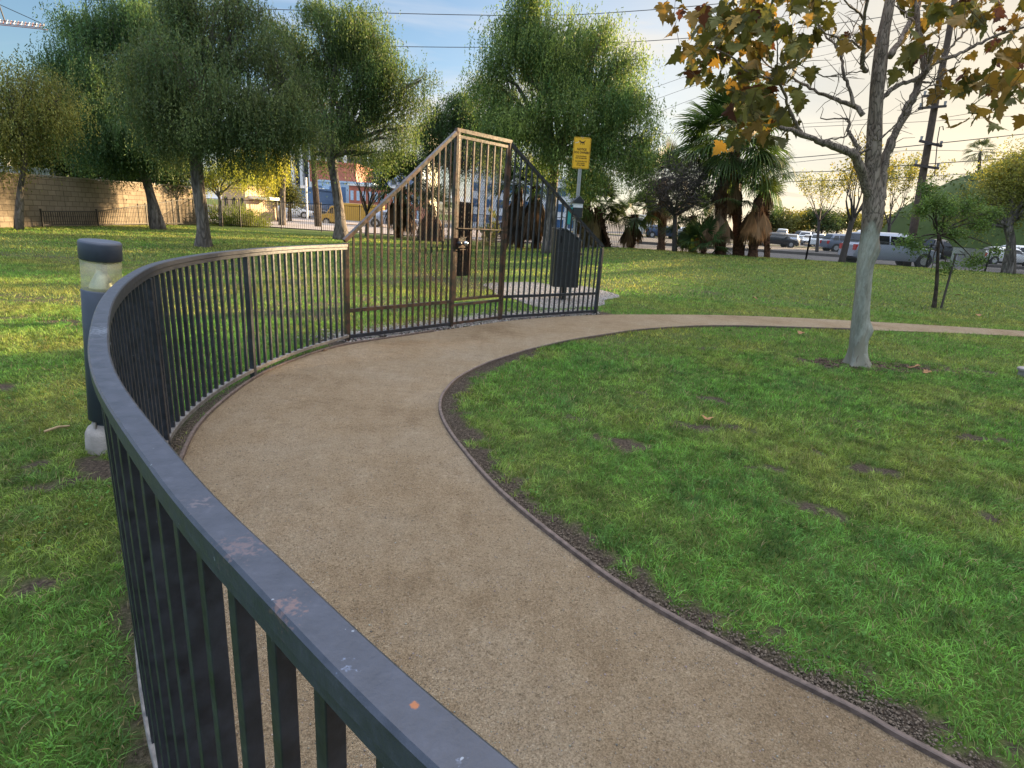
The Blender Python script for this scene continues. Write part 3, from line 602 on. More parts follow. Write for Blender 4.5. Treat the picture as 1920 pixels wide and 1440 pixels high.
# iron fence at the back of the dog run, plus pickets mimicking a shadow
def far_fence(pts,name,label,panels,group=None,posth=.08,pw=.05,pick=.016,sp=.115,post_every=2.4):
    th=thing(name,(pts[0][0],pts[0][1],tz(pts[0][0],pts[0][1])),label,'fence',group)
    for (a_,b_) in zip(pts[:-1],pts[1:]):
        a2=np.array(a_,float); b2=np.array(b_,float); L=np.hypot(*(b2-a2)[:2]); n=max(1,round(L/post_every))
        for i in range(n):
            p=a2+(b2-a2)*i/n; q=a2+(b2-a2)*(i+1)/n; zp=tz(p[0],p[1]);zq=tz(q[0],q[1])
            m=MB(); m.bar((p[0],p[1],zp-.05),(p[0],p[1],zp+p[2]+posth),pw); fix(m.build('post',M['iron_far']),th)
            m=MB(); m.bar((p[0],p[1],zp+p[2]-.02),(q[0],q[1],zq+q[2]-.02),.03); m.bar((p[0],p[1],zp+.1),(q[0],q[1],zq+.1),.03)
            k=int(np.hypot(*(q-p)[:2])/sp)
            for j in range(1,k):
                r_=p+(q-p)*j/k; zr=zp+(zq-zp)*j/k; m.bar((r_[0],r_[1],zr+.1),(r_[0],r_[1],zr+r_[2]-.02),pick)
            fix(m.build('picket_panel',M['iron_far']),th)
    return th
A=gpt(370,421);Bq=gpt(603,435.5)
far_fence([(WX+.25,22.6,.62),(WX+.25,25.6,.66),(WX+.25,29.,1.0),(WX+.2,33.6,1.5)],'iron_fence','low dark iron pickets added to mimic a fence shadow on the tan block wall',3)  # picket row shaped after a fence shadow lying on the wall
far_fence([(WX+.2,33.85,1.5),(Bq[0],Bq[1],1.6),(-5.5,36.5,1.62),(1.5,35.5,1.62),(5.2,31.2,1.45)],'iron_fence','black iron picket fence closing the far end of the dog run',3)
# chain link fence along the street
def chain(ps,label):
    th=thing('chain_link_fence',(ps[0][0],ps[0][1],tz(*ps[0])),label,'fence'); h=1.22
    for (a_,b_) in zip(ps[:-1],ps[1:]):
        a2=np.array(a_);b2=np.array(b_);L=np.hypot(*(b2-a2));n=max(1,round(L/3.))
        for i in range(n+1):
            p=a2+(b2-a2)*i/n; z=tz(*p); m=MB(); m.bar((p[0],p[1],z-.05),(p[0],p[1],z+h+.06),.06); fix(m.build('post',M['iron_far']),th)
            if i<n:
                q=a2+(b2-a2)*(i+1)/n; zq=tz(*q); m=MB(); m.bar((p[0],p[1],z+h),(q[0],q[1],zq+h),.028); 
                dd=(q-p); ln=np.hypot(*dd); dd=dd/ln; st=.085
                for sg in(1,-1):
                    for c_ in np.arange(-h,ln,st):
                        x0,x1=(c_,c_+h) if sg>0 else (c_+h,c_); zz0,zz1=.03,h
                        # clip
                        t0,t1=0.,1.
                        for xx in(0.,ln):
                            pass
                        def px_(t_): return x0+(x1-x0)*t_
                        ts=[t_ for t_ in np.linspace(0,1,25) if 0<=px_(t_)<=ln]
                        if len(ts)<2: continue
                        t0,t1=ts[0],ts[-1]; P0=p+dd*px_(t0);P1=p+dd*px_(t1); zb0=z+(zq-z)*px_(t0)/ln; zb1=z+(zq-z)*px_(t1)/ln
                        m.bar((P0[0],P0[1],zb0+zz0+(zz1-zz0)*t0),(P1[0],P1[1],zb1+zz0+(zz1-zz0)*t1),.0055)
                fix(m.build('wire_panel',simple('wire',(.10,.10,.10),.5,metal=.5) if 'wire' not in M else M['wire'],bevel=0),th)
    return th
M['wire']=simple('wire',(.10,.10,.10),.5,metal=.3)
chain([(5.3,30.6),(14.2,29.3),(26.6,29.9),(45,31.5)],'thin chain link fence along the street behind the grassy rise')
# ------------------------------------------------------------ vegetation
def rot_to(v): return np.asarray(v)/np.linalg.norm(v)
def clumps(blobs,Y,n):
    nb=[]
    for b in blobs:
        c=at(b[0],b[1],Y+b[2]); ns=5 if b[3]>.6 else (3 if b[3]>.4 else 1)
        if ns==1: nb.append((c,b[3])); continue
        for i in range(ns):
            d=rng.normal(size=3); d/=np.linalg.norm(d); d[2]=d[2]*.8+.15; nb.append((c+d*b[3]*rng.uniform(.55,.95),b[3]*rng.uniform(.34,.55)))
        nb.append((c,b[3]*.5))
    w=np.array([q[1] for q in nb])**2.0; w/=w.sum(); k=rng.choice(len(nb),n,p=w); d=rng.normal(size=(n,3)); d/=np.linalg.norm(d,axis=1)[:,None]
    C0=np.array([q[0] for q in nb])[k]; R0=np.array([q[1] for q in nb])[k]; out=C0+d*(R0*rng.random(n)**.4)[:,None]*np.array([1,1,.75])
    cen=np.array([at(b[0],b[1],Y+b[2]) for b in blobs]); kk=np.argmin(((out[:,None]-cen[None])**2).sum(-1),1)
    return out,kk
def clumps_old(blobs,Y,n):
    r=np.array([b[3] for b in blobs]); w=r**2.2; w/=w.sum(); k=rng.choice(len(blobs),n,p=w); out=np.empty((n,3)); 
    for i,b in enumerate(blobs):
        s=np.where(k==i)[0]; c=at(b[0],b[1],Y+b[2]); d=rng.normal(size=(len(s),3)); d/=np.linalg.norm(d,axis=1)[:,None]
        rad=b[3]*rng.random(len(s))**.45; sq=b[4] if len(b)>4 else 1.
        out[s]=c+d*rad[:,None]*np.array([1,1,sq])
    return out,k
def leafquads(P,D,L,Wd,col,jit=.3):
    """diamond leaves at P along D"""
    n=len(P); D=D/np.linalg.norm(D,axis=1)[:,None]; r=rng.normal(size=(n,3)); s=np.cross(D,r); s/=np.linalg.norm(s,axis=1)[:,None]+1e-9
    L=np.broadcast_to(L,(n,))[:,None]; Wd=np.broadcast_to(Wd,(n,))[:,None]
    V=np.stack([P,P+D*L*.45+s*Wd,P+D*L,P+D*L*.45-s*Wd],1).reshape(-1,3)
    Fq=np.arange(4*n).reshape(n,4); T=np.repeat(col*rng.uniform(1-jit,1+jit,(n,1)),4,0); return V,Fq,T
def join(parts):
    Vs=[];Fs=[];Ts=[];b=0
    for V,Fq,T in parts: Vs.append(V);Fs.append(Fq+b);Ts.append(T);b+=len(V)
    return np.vstack(Vs),np.vstack(Fs),np.vstack(Ts)
def pepper(Cc,per,spread,slen,col,col2,leafL=.10,leafW=.016,steps=7,zref=None):
    n=len(Cc); ct=np.clip(rng.normal(.35,.3,n),0,1)[:,None]; cc=np.array(col)*(1-ct)+np.array(col2)*ct; cc=2.0*cc*rng.uniform(.5,1.4,(n,1))
    P0=np.repeat(Cc,per,0)+rng.normal(size=(n*per,3))*np.array([spread,spread,spread*.7]); cs=np.repeat(cc,per,0); m=len(P0)
    out=rng.normal(size=(m,3))*np.array([.5,.5,.1]); out[:,2]-=.15; L=slen*rng.uniform(.5,1.5,m)
    parts=[]
    for k in range(steps):
        t=(k+.5)/steps; P=P0+out*(L*t*(1-.5*t))[:,None]*.6; P[:,2]-=L*t*t*.95
        D=rng.normal(size=(m,3))*.55+out*(1-t)*.6; D[:,2]-=1.0
        parts.append(leafquads(P,D,leafL*rng.uniform(.7,1.3,m),leafW,cs))
    return join(parts)
def broad(Cc,per,spread,col,col2,L=.12,Wd=.04,down=.2):
    n=len(Cc); ct=rng.random((n,1)); cc=np.array(col)*(1-ct)+np.array(col2)*ct; cc*=1.3*rng.uniform(.6,1.35,(n,1))
    P=np.repeat(Cc,per,0)+rng.normal(size=(n*per,3))*spread; D=rng.normal(size=(n*per,3)); D[:,2]-=down
    return leafquads(P,D,L*rng.uniform(.6,1.3,len(P)),Wd,np.repeat(cc,per,0))
def limb(m,a,b,r0,r1,sag=.15,n=5,seed=0,seg=6):
    rr=random.Random(seed); a=Vector(a);b=Vector(b); L=(b-a).length; pts=[];rad=[]
    for i in range(n+1):
        t=i/n; p=a.lerp(b,t); w=math.sin(math.pi*t)*L; p=p+Vector(((rr.random()-.5)*.12*w,(rr.random()-.5)*.12*w,sag*w*.5)); pts.append(p); rad.append(r0*(1-t)+r1*t)
    m.tube(pts,rad,seg,cap=False)
def branchy(m,trunk_top,Cc,k,blobs,Y,r,seed=0,nl=None):
    cen=[at(b[0],b[1],Y+b[2]) for b in blobs]; tt=Vector(trunk_top)
    for i,c in enumerate(cen):
        c=Vector(c); j=tt+(c-tt)*.0; limb(m,j,c,r*.6,r*.16,.18,6,seed+i,7)
        sel=[q for q in range(len(Cc)) if k[q]==i]; random.Random(seed+i).shuffle(sel)
        for q in sel[:(nl or 14)]:
            st=tt.lerp(c,random.uniform(.45,1)); limb(m,st,Cc[q],r*.14,r*.03,.12,4,seed+q,4)
def trunk_tube(m,pts,rad,n=12,wob=.12,sd=0):
    # refine
    P=np.array([list(p)+[r] for p,r in zip(pts,rad)]); Q=[]
    PP=np.vstack([2*P[0]-P[1],P,2*P[-1]-P[-2]])
    for i in range(1,len(PP)-2):
        for k in range(5):
            t=k/5; a,b,c,d=PP[i-1:i+3]; Q.append(.5*((2*b)+(-a+c)*t+(2*a-5*b+4*c-d)*t*t+(-a+3*b-3*c+d)*t**3))
    Q.append(PP[-2]); Q=np.array(Q); m.tube([q[:3] for q in Q],[max(.004,q[3]) for q in Q],n,wob=wob,sd=sd)
def tree(name,label,cat,Y,tpx,blobs,ncl,col,col2,kind='pepper',per=14,spread=.32,slen=.75,bark='bark',group=None,seed=0,leafL=.11,leafW=.021,flare=1.35,nl=14,mat='leaf',zbase=None,down=.2,steps=7):
    """tpx: trunk centre line in survey pixels with half-width in metres, at depth Y"""
    b0=at(tpx[0][0],tpx[0][1],Y); z0=tz(b0[0],b0[1]) if zbase is None else zbase
    th=thing(name,(b0[0],b0[1],z0),label,cat,group)
    pts=[at(x,y,Y) for x,y,r in tpx]; pts[0][2]=z0-.12; rad=[r for x,y,r in tpx]; rad[0]*=flare
    m=MB(); trunk_tube(m,pts,rad,12,.13,seed); Cc,k=clumps(blobs,Y,ncl); branchy(m,pts[-1],Cc,k,blobs,Y,rad[-1]*1.25,seed*37,nl)
    fix(m.build('trunk',M[bark],smooth=True),th)
    if kind=='pepper': V,Fq,T=pepper(Cc,per,spread,slen,col,col2,leafL,leafW,steps)
    else: V,Fq,T=broad(Cc,per,spread,col,col2,leafL,leafW,down)
    fix(np_mesh('crown',V,Fq,M[mat],tint=T),th); return th
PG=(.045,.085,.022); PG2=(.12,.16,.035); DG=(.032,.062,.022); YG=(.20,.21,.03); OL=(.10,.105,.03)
grp='pepper trees on the dog run lawn'
tree('pepper_tree','leftmost pepper tree with thin trunk right in front of the shaded block wall','tree',20.6,[(33,426,.12),(38,360,.10),(46,300,.085),(40,262,.07)],
 [(10,165,0,.9),(55,150,.5,.85),(25,225,-.3,1.0),(85,215,.4,.9),(5,270,0,.8),(75,262,.8,.75),(112,185,.6,.6),(-45,190,0,1.2)],250,(.06,.085,.028),(.19,.165,.045),per=22,seed=1,leafL=.09,leafW=.016,group=grp,nl=12)
tree('pepper_tree','wide drooping pepper tree with leaning trunk between the wall and the big front pepper tree','tree',26.5,[(297,421,.26),(283,370,.2),(268,320,.17),(255,275,.15)],
 [(200,280,-.5,.8),(290,285,-.3,.9),(230,20,.3,.8),(270,60,.4,1.2),(150,70,0,1.3),(120,130,-.5,1.2),(215,60,.3,1.3),(160,190,-1,1.5),(235,150,0,1.6),(120,225,-.3,1.0),(200,245,-.8,1.2),(275,230,-.5,1.4),(165,40,.5,.7),(128,30,.4,.45),(300,130,1,1.3),(250,285,0,.7),(150,270,0,.75)],608,(.028,.062,.028),(.085,.125,.04),per=36,seed=2,spread=.36,group=grp,slen=.8,leafW=.019)
tree('pepper_tree','large front pepper tree with rough straight trunk nearest the curved fence','tree',18.6,[(381,462,.22),(380,420,.185),(372,350,.18),(368,290,.17)],
 [(330,60,0,1.0),(320,180,.1,.9),(565,225,.2,.7),(260,130,.3,.7),(520,262,.1,.7),(450,272,-.4,.7),(290,262,-.2,.75),(560,180,.3,.6),(400,30,.3,1.2),(300,120,-.4,1.0),(450,110,0,1.15),(370,150,-.8,1.3),(300,210,-.6,1.0),(420,215,-.9,1.2),(500,190,-.3,1.0),(360,250,-.5,.9),(480,240,-.5,.85),(535,205,.2,.75),(540,150,.3,.55),(300,250,.2,.75),(350,0,.5,.9),(450,10,.5,.7),(420,275,.2,.45),(265,170,.3,.6)],563,(.040,.068,.030),(.095,.11,.042),per=36,seed=3,spread=.31,group=grp,slen=.55,leafL=.085,leafW=.015)
tree('pepper_tree','open crowned pepper tree with forked trunk in front of the orange building','tree',28.0,[(640,446,.30),(636,400,.23),(628,340,.21),(622,295,.2)],
 [(640,60,0,1.4),(690,110,.3,1.3),(590,90,.4,1.2),(560,160,0,1.1),(650,160,-.5,1.4),(725,170,0,1.4),(600,225,-.4,1.2),(680,245,-.3,1.3),(755,240,.2,1.0),(745,130,.5,.8),(540,245,0,.8),(700,290,0,.7),(590,290,.3,.6),(620,30,.2,.8),(770,190,.4,.7),(515,130,.3,.8),(790,150,.5,.5),(700,60,.2,.8),(530,60,.2,.7)],428,DG,(.10,.125,.04),per=36,seed=4,spread=.36,leafW=.019,group=grp,slen=.85,nl=20)
tree('pepper_tree','tall bright green pepper tree behind the gate and the yellow sign, its right side glowing','tree',25.5,[(1028,462,.25),(1032,400,.21),(1038,340,.2),(1040,290,.18)],
 [(1010,40,0,1.2),(960,90,.2,1.2),(1070,80,.2,1.3),(1020,130,-.6,1.4),(930,160,0,1.2),(1110,150,0,1.3),(1160,130,.4,.9),(980,220,-.6,1.4),(1080,220,-.7,1.4),(1150,220,-.2,1.2),(1190,190,.2,.9),(930,240,0,1.0),(1020,290,-.4,1.1),(1100,300,-.4,1.1),(1165,290,-.2,.9),(1205,260,.1,.75),(1000,0,.2,.8),(1180,110,.3,.6),(1130,70,.3,.7),(915,120,.1,.6),(1095,350,-.4,.6)],676,(.046,.088,.030),(.135,.165,.045),per=36,seed=5,spread=.36,leafW=.019,group=grp,slen=.8)
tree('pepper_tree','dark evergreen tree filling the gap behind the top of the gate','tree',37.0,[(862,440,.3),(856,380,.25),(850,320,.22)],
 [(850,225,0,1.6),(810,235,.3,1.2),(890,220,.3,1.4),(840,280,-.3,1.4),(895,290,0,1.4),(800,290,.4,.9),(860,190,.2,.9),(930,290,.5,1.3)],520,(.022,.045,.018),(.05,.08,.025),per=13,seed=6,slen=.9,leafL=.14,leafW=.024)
# trees behind the wall
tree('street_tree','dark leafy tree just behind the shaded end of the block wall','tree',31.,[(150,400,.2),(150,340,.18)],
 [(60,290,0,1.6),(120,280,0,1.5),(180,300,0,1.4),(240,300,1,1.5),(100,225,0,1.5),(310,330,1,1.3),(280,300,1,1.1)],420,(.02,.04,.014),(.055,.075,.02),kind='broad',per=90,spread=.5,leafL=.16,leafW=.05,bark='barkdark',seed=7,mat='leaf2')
tree('street_tree','yellow green tree rising just behind the sunlit end of the block wall','tree',38.,[(333,410,.12),(333,360,.1)],
 [(300,320,0,1.0),(345,310,0,1.1),(325,340,0,.7),(360,330,.3,.7)],150,YG,(.24,.22,.04),kind='broad',per=40,spread=.35,leafL=.16,leafW=.04,seed=8,mat='leaf2')
tree('young_tree','small pale barked tree with many upswept branches behind the iron fence at the wall end','tree',33.5,[(414,424,.09),(412,375,.08),(410,368,.08)],
 [(390,330,0,.7),(430,320,.2,.8),(455,335,.2,.6),(405,340,0,.5),(380,345,.1,.5)],110,YG,(.16,.18,.04),kind='pepper',per=8,spread=.25,slen=.45,seed=9,nl=9)
tree('willow_tree','golden green weeping tree hanging over the far iron fence','tree',41.,[(528,408,.2),(530,360,.18),(532,330,.16)],
 [(470,300,0,1.4),(505,310,0,1.2),(450,320,0,1.1),(490,335,-.3,1.0),(525,300,0,.8)],260,(.22,.23,.03),(.32,.28,.05),kind='pepper',per=12,spread=.35,slen=1.,seed=10,leafL=.14,leafW=.022,nl=8)
tree('round_tree','small round dark green tree beside the white flagpole in the far car park','tree',52.,[(543,405,.15),(543,385,.12)],
 [(540,360,0,1.0),(548,375,0,.9),(533,375,0,.8)],90,(.05,.07,.02),(.10,.10,.03),kind='broad',per=70,spread=.35,leafL=.16,leafW=.05,seed=11,mat='leaf2')
def shrub(name,label,x,y,Y,rm,ncl,col,col2,per=40,L=.3,Wd=.018,up=1.,h=1.,cat='shrub',mat='leaf2'):
    b=at(x,y,Y); z=tz(b[0],b[1]); th=thing(name,(b[0],b[1],z),label,cat); d=rng.normal(size=(ncl,3)); d/=np.linalg.norm(d,axis=1)[:,None]; d[:,2]=np.abs(d[:,2])*h
    Cc=np.array([b[0],b[1],z])+d*rm*rng.random((ncl,1))**.5
    P=np.repeat(Cc,per,0)+rng.normal(size=(ncl*per,3))*rm*.12; P[:,2]=np.maximum(P[:,2],z+.02); D=rng.normal(size=P.shape)*.6+(P-np.array([b[0],b[1],z]))/rm*up; D[:,2]+=.2
    V,Fq,T=leafquads(P,D,L*rng.uniform(.6,1.3,len(P)),Wd,np.repeat((np.array(col)+(np.array(col2)-np.array(col))*rng.random((ncl,1))),per,0)); fix(np_mesh('foliage',V,Fq,M[mat],tint=T),th)
    m=MB()
    for i in range(0,ncl,max(1,ncl//10)): limb(m,(b[0],b[1],z-.05),Cc[i],.02,.006,.1,3,i,4)
    fix(m.build('stem',M['twig']),th); return th
shrub('leafy_bush','big bright green spiky bush just behind the iron fence left of the willow',430,424,35.5,1.5,70,(.07,.12,.02),(.20,.24,.04),up=1.5,h=.9)
shrub('leafy_bush','lower yellow green spiky bush beside the bigger bush behind the iron fence',470,425,35.5,1.15,50,(.10,.15,.02),(.26,.28,.05),up=1.5,h=.8)
shrub('column_shrub','narrow yellow green shrub seen through the door of the gate',917,445,31.5,.55,40,(.12,.16,.03),(.25,.25,.05),h=3.4,L=.16,cat='shrub')
# leafless trees
def bare_rec(m,p,d,L,r,lv,rr,spread,up=.25,seg=5):
    n=4; pts=[p];rad=[r]; q=Vector(p); dd=Vector(d).normalized()
    for i in range(n):
        dd=(dd+Vector((rr.uniform(-1,1),rr.uniform(-1,1),rr.uniform(-.4,1)*up*2))*.16).normalized(); q=q+dd*L/n; pts.append(q.copy()); rad.append(r*(1-.45*(i+1)/n))
    m.tube(pts,rad,seg if lv>1 else 4,cap=False)
    if lv<=0: return
    for i in range(rr.choice((2,3,3))):
        a=rr.uniform(0,6.28); o=dd.orthogonal().normalized(); o=Matrix.Rotation(a,3,dd)@o; nd=(dd+o*spread*rr.uniform(.5,1.2)+Vector((0,0,up))).normalized()
        st=pts[-1] if i<2 else pts[rr.choice((2,3))]
        bare_rec(m,st,nd,L*rr.uniform(.62,.85),rad[-1]*rr.uniform(.6,.8),lv-1,rr,spread,up)
def bare_tree(name,label,x,y,Y,hy,r,lv,spread,up,seed,first=.5,nb=6,mat='twig',leaves=None,lean=0,tilt=.55):
    b=at(x,y,Y); z=tz(b[0],b[1]); fork=at(x+lean,hy,Y); th=thing(name,(b[0],b[1],z),label,'tree'); rr=random.Random(seed)
    m=MB(); trunk_tube(m,[(b[0],b[1],z-.1),((b[0]+fork[0])/2,Y,(z+fork[2])/2),tuple(fork)],[r*1.3,r,r*.9],8,.08,seed)
    for i in range(nb):
        a=6.28*i/nb+rr.uniform(-.3,.3); d=Vector((math.cos(a)*tilt,math.sin(a)*tilt,1)).normalized(); bare_rec(m,Vector(fork)-Vector((0,0,rr.uniform(0,.3))),d,first,r*.5,lv,rr,spread,up)
    if name=='tangled_tree':
        cc=at(1274,350,Y)
        for i in range(1100):
            d=Vector((rr.gauss(0,1),rr.gauss(0,1),rr.gauss(0,1))).normalized()*(rr.random()**.45); p0=Vector(cc)+Vector((d.x*1.75,d.y*1.5,d.z*1.25)); dr=Vector((rr.gauss(0,1),rr.gauss(0,1),rr.gauss(0,.6))).normalized(); L=rr.uniform(.3,.9); q=dr.orthogonal().normalized()*rr.uniform(-.25,.25)
            m.tube([p0,p0+dr*L*.5+q,p0+dr*L],[.012,.010,.006],4,cap=False)
    fix(m.build('branches',M[mat],smooth=True),th)
    if leaves:
        n,per,col,col2,L=leaves; V=np.array(m.v); V=V[V[:,2]>fork[2]+first*.8]; Cc=V[rng.integers(0,len(V),n)]; Vv,Fq,T=broad(Cc,per,.14,col,col2,L,L*.3,.5); fix(np_mesh('leaves',Vv,Fq,M['leaf2'],tint=T),th)
    return th
bare_tree('leafless_tree','vase shaped leafless tree in front of the far fence beside the orange building',688,438,33.5,395,.10,4,.33,.32,3,1.35,8)
bare_tree('tangled_tree','dense tangle of bare purple grey twigs left of the big fan palm',1266,464,27.2,398,.11,5,.95,-.03,5,.95,12,tilt=1.1)
bare_tree('young_deciduous_tree','bare forked young tree with wispy yellow leaves just left of the sycamore trunk','1578',485,27.6,405,.13,4,.38,.25,8,1.1,7,leaves=(260,3,(.16,.16,.03),(.26,.2,.04),.13),lean=12) if False else None
bare_tree('young_deciduous_tree','forked young tree with wispy yellow leaves just left of the sycamore trunk',1579,487,27.6,408,.13,4,.38,.25,8,1.1,7,leaves=(420,3,(.16,.16,.03),(.26,.2,.04),.12),lean=20)
bare_tree('feathery_tree','thin feathery tree with pale yellow green leaves between the fan palm and the sycamore',1536,452,52.,412,.12,4,.45,.2,12,1.5,6,leaves=(700,3,(.14,.16,.04),(.24,.22,.05),.16))
bare_tree('feathery_tree','thin feathery tree with pale yellow green leaves right behind the sycamore trunk',1668,462,50.,420,.13,4,.45,.25,14,1.9,7,leaves=(900,4,(.13,.15,.035),(.24,.22,.05),.17))
# sapling with a stake
tree('sapling','young leafy sapling tied to a stake on the far right lawn','tree',14.6,[(1754,570,.045),(1756,535,.04),(1758,490,.035),(1760,440,.03)],
 [(1748,370,0,.30),(1730,395,.2,.22),(1778,392,-.1,.28),(1818,385,.1,.33),(1840,420,.2,.25),(1765,425,0,.22),(1705,452,.1,.25),(1722,465,0,.2),(1800,440,0,.28),(1828,492,.1,.22),(1775,500,0,.22),(1745,510,-.1,.12),(1870,470,.1,.15),(1858,400,.3,.25),(1736,355,.2,.18)],170,(.06,.11,.03),(.13,.19,.05),kind='broad',per=46,spread=.075,leafL=.06,leafW=.016,bark='barkdark',seed=15,mat='leaf2',nl=7,down=-.2)
sb=at(1766,572,14.5); m=MB(); m.box((sb[0],sb[1],tz(sb[0],sb[1])+.65),(.035,.035,1.4)); o=m.build('tree_stake',M['twig']); setp(o,'thin dark wooden stake supporting the sapling on the right lawn','stake')
# acacia at the right edge
tree('acacia_tree','spreading olive green tree at the right edge beyond the street fence','tree',27.5,[(1893,507,.22),(1896,460,.18),(1890,425,.16)],
 [(1800,400,.5,.7),(1850,380,.3,1.0),(1900,360,.2,1.2),(1940,350,0,1.3),(1900,320,.5,1.0),(1860,350,.8,.8),(1980,330,0,1.5),(2020,300,0,1.8),(1960,290,.3,1.1),(1915,405,0,.7),(1830,430,.3,.4)],420,(.10,.12,.03),(.22,.21,.045),kind='broad',per=60,spread=.34,leafL=.14,leafW=.022,seed=16,nl=16,mat='leaf2',down=.5)
# ------------------------------------------------------------ fan palms
def frond(hub0,d,pet,Rf,nl,ang,droop,col,wl=.05,fold=0.):
    d=Vector(d).normalized(); s=d.cross(Vector((0,0,1)))
    if s.length<.05: s=Vector((1,0,0))
    s.normalize(); s=(Matrix.Rotation(random.uniform(-.5,.5),3,d)@s); nn=s.cross(d); hub=Vector(hub0)+d*pet
    V=[];Fq=[];T=[]
    w=.018; a=Vector(hub0)
    V+= [a-s*w,a+s*w,hub+s*w*.6,hub-s*w*.6]; Fq.append((0,1,2,3)); T+=[(col[0]*1.1,col[1]*1.0,col[2])]*4
    for i in range(nl):
        th=-ang+2*ang*i/(nl-1)+random.uniform(-.03,.03); v=(d*math.cos(th)+s*math.sin(th)).normalized(); pr=(s*math.cos(th)-d*math.sin(th))
        L=Rf*(1-.25*abs(th)/ang)*random.uniform(.88,1.08); w=wl*random.uniform(.8,1.2); z=fold*abs(math.sin(th))
        mid=hub+v*L*.55-nn*z*L*.4+Vector((0,0,-droop*L*.15)); q=hub+v*L*.8-nn*z*L*.5+Vector((0,0,-droop*L*.42)); tip=hub+v*L*.97-nn*z*L*.5+Vector((0,0,-droop*L*random.uniform(.75,1.1)))
        b=len(V); V+=[hub,mid-pr*w,q-pr*w*.6,tip,q+pr*w*.6,mid+pr*w]; g=random.uniform(.7,1.3); T+=[tuple(c*g for c in col)]*6
        Fq+=[(b,b+1,b+5,b+5),(b+1,b+2,b+4,b+5),(b+2,b+3,b+4,b+4)]
    return V,Fq,T
def palm(label,x,y,Y,top,r,nf,Rf,pet,green,skirt=0,slen=1.,seed=0,group='fan palms behind the lawn',trunk='barkpalm',skirty=None,tilt=0,lowf=0,sgreen=(.13,.085,.05)):
    random.seed(seed); b=at(x,y,Y); z=tz(b[0],b[1]); tp=at(top[0],top[1],Y); th=thing('fan_palm',(b[0],b[1],z),label,'palm',group)
    m=MB(); P=[(b[0],b[1],z-.1)]; n=14
    for i in range(1,n+1): t=i/n; P.append((b[0]+(tp[0]-b[0])*t,Y,z+(tp[2]-z)*t))
    m.tube(P,[r*(1.25 if i==0 else 1+.16*(i%2)) for i in range(n+1)],12,wob=.2,sd=seed)
    for i in range(60):   # old leaf bases
        t=random.random()**.8; a=random.uniform(0,6.28); c=Vector((b[0]+(tp[0]-b[0])*t,Y,z+(tp[2]-z)*t)); o=Vector((math.cos(a),math.sin(a),0)); m.bar(c+o*r*.8,c+o*(r*1.5)+Vector((0,0,.16)),.045,.02)
    fix(m.build('trunk',M[trunk],smooth=False),th)
    def emit(lst,name,mat):
        Vs=[];Fs=[];Ts=[]
        for V,Fq,T in lst:
            o=len(Vs); Vs+=[tuple(v) for v in V]; Fs+=[tuple(o+i for i in f) for f in Fq]; Ts+=T
        # split quads / degenerate tris
        F3=[]
        for f in Fs:
            if f[2]==f[3]: F3.append(f[:3])
            else: F3+= [(f[0],f[1],f[2]),(f[0],f[2],f[3])]
        fix(np_mesh(name,np.array(Vs),np.array(F3),M[mat],tint=np.array(Ts)),th)
    L=[]
    for i in range(nf):
        a=i*2.399+random.uniform(-.3,.3); el=math.radians(78-i*(95+lowf)/nf+random.uniform(-8,8)); d=(math.cos(a)*math.cos(el),math.sin(a)*math.cos(el),math.sin(el)); g=random.uniform(.7,1.4)
        L.append(frond(Vector(tp)+Vector((0,0,random.uniform(-.2,.15))),d,pet*random.uniform(.8,1.15),Rf*random.uniform(.85,1.1),34,1.9,.12+.3*(1-math.sin(max(el,-.3))),tuple(c*g for c in green),wl=.022*Rf/.9,fold=.25))
    emit(L,'fronds','leaf2')
    if skirt:
        L=[]
        for i in range(skirt):
            a=random.uniform(0,6.28); t=random.uniform(0,1); st=Vector(tp)-Vector((0,0,.15+t*slen)); el=R(random.uniform(-84,-60)); d=(math.cos(a)*math.cos(el),math.sin(a)*math.cos(el),math.sin(el)); g=random.uniform(.5,1.5); k=random.random()
            c=(sgreen[0]*(1+.5*k),sgreen[1]*(1+.25*k),sgreen[2])
            L.append(frond(st+Vector((math.cos(a)*r,math.sin(a)*r,0)),d,.35,Rf*.95,22,random.uniform(.25,.75),.25,tuple(q*g for q in c),wl=.03*Rf,fold=.5))
        emit(L,'dead_skirt','dead')
    return th
GR=(.035,.075,.022)
palm('tallest fan palm with bushy green head and ragged dead skirt left of the sycamore',1388,468,27.6,(1376,262),.20,56,1.55,1.45,(.055,.10,.026),14,1.6,21,lowf=25)
palm('stout fan palm stump of hanging brown dead fronds in front of the tallest palm',1352,469,27.0,(1352,378),.22,3,1.0,.5,(.06,.09,.03),46,.5,22,sgreen=(.16,.115,.075))
palm('leaning fan palm with a big brown dead skirt just right of the tallest palm',1412,474,27.0,(1424,372),.2,5,1.1,.7,(.07,.10,.03),44,.45,23,sgreen=(.20,.115,.055))
palm('fan palm with drooping green fronds on the right shoulder of the tallest palm',1440,473,28.2,(1436,330),.12,9,1.15,.8,(.04,.085,.03),4,.3,24,lowf=40)
palm('small fan palm with short trunk left of the purple twig tree',1184,462,29.4,(1190,402),.16,17,1.0,.75,(.055,.09,.028),6,.3,25,lowf=15)
palm('fan palm whose dead fronds droop beside the dog waste post',1138,461,29.0,(1120,388),.18,15,1.15,.8,(.07,.10,.03),26,.5,26,sgreen=(.15,.12,.07),lowf=20)
palm('slim dark trunked fan palm directly behind the waste station post',1097,461,29.8,(1102,365),.17,14,1.1,.8,(.04,.075,.025),16,.7,27)
palm('dark fan palm with spiky head standing left of the gate peak',748,441,34.,(752,348),.22,24,1.5,1.0,(.035,.06,.022),20,.9,28,sgreen=(.08,.055,.04))
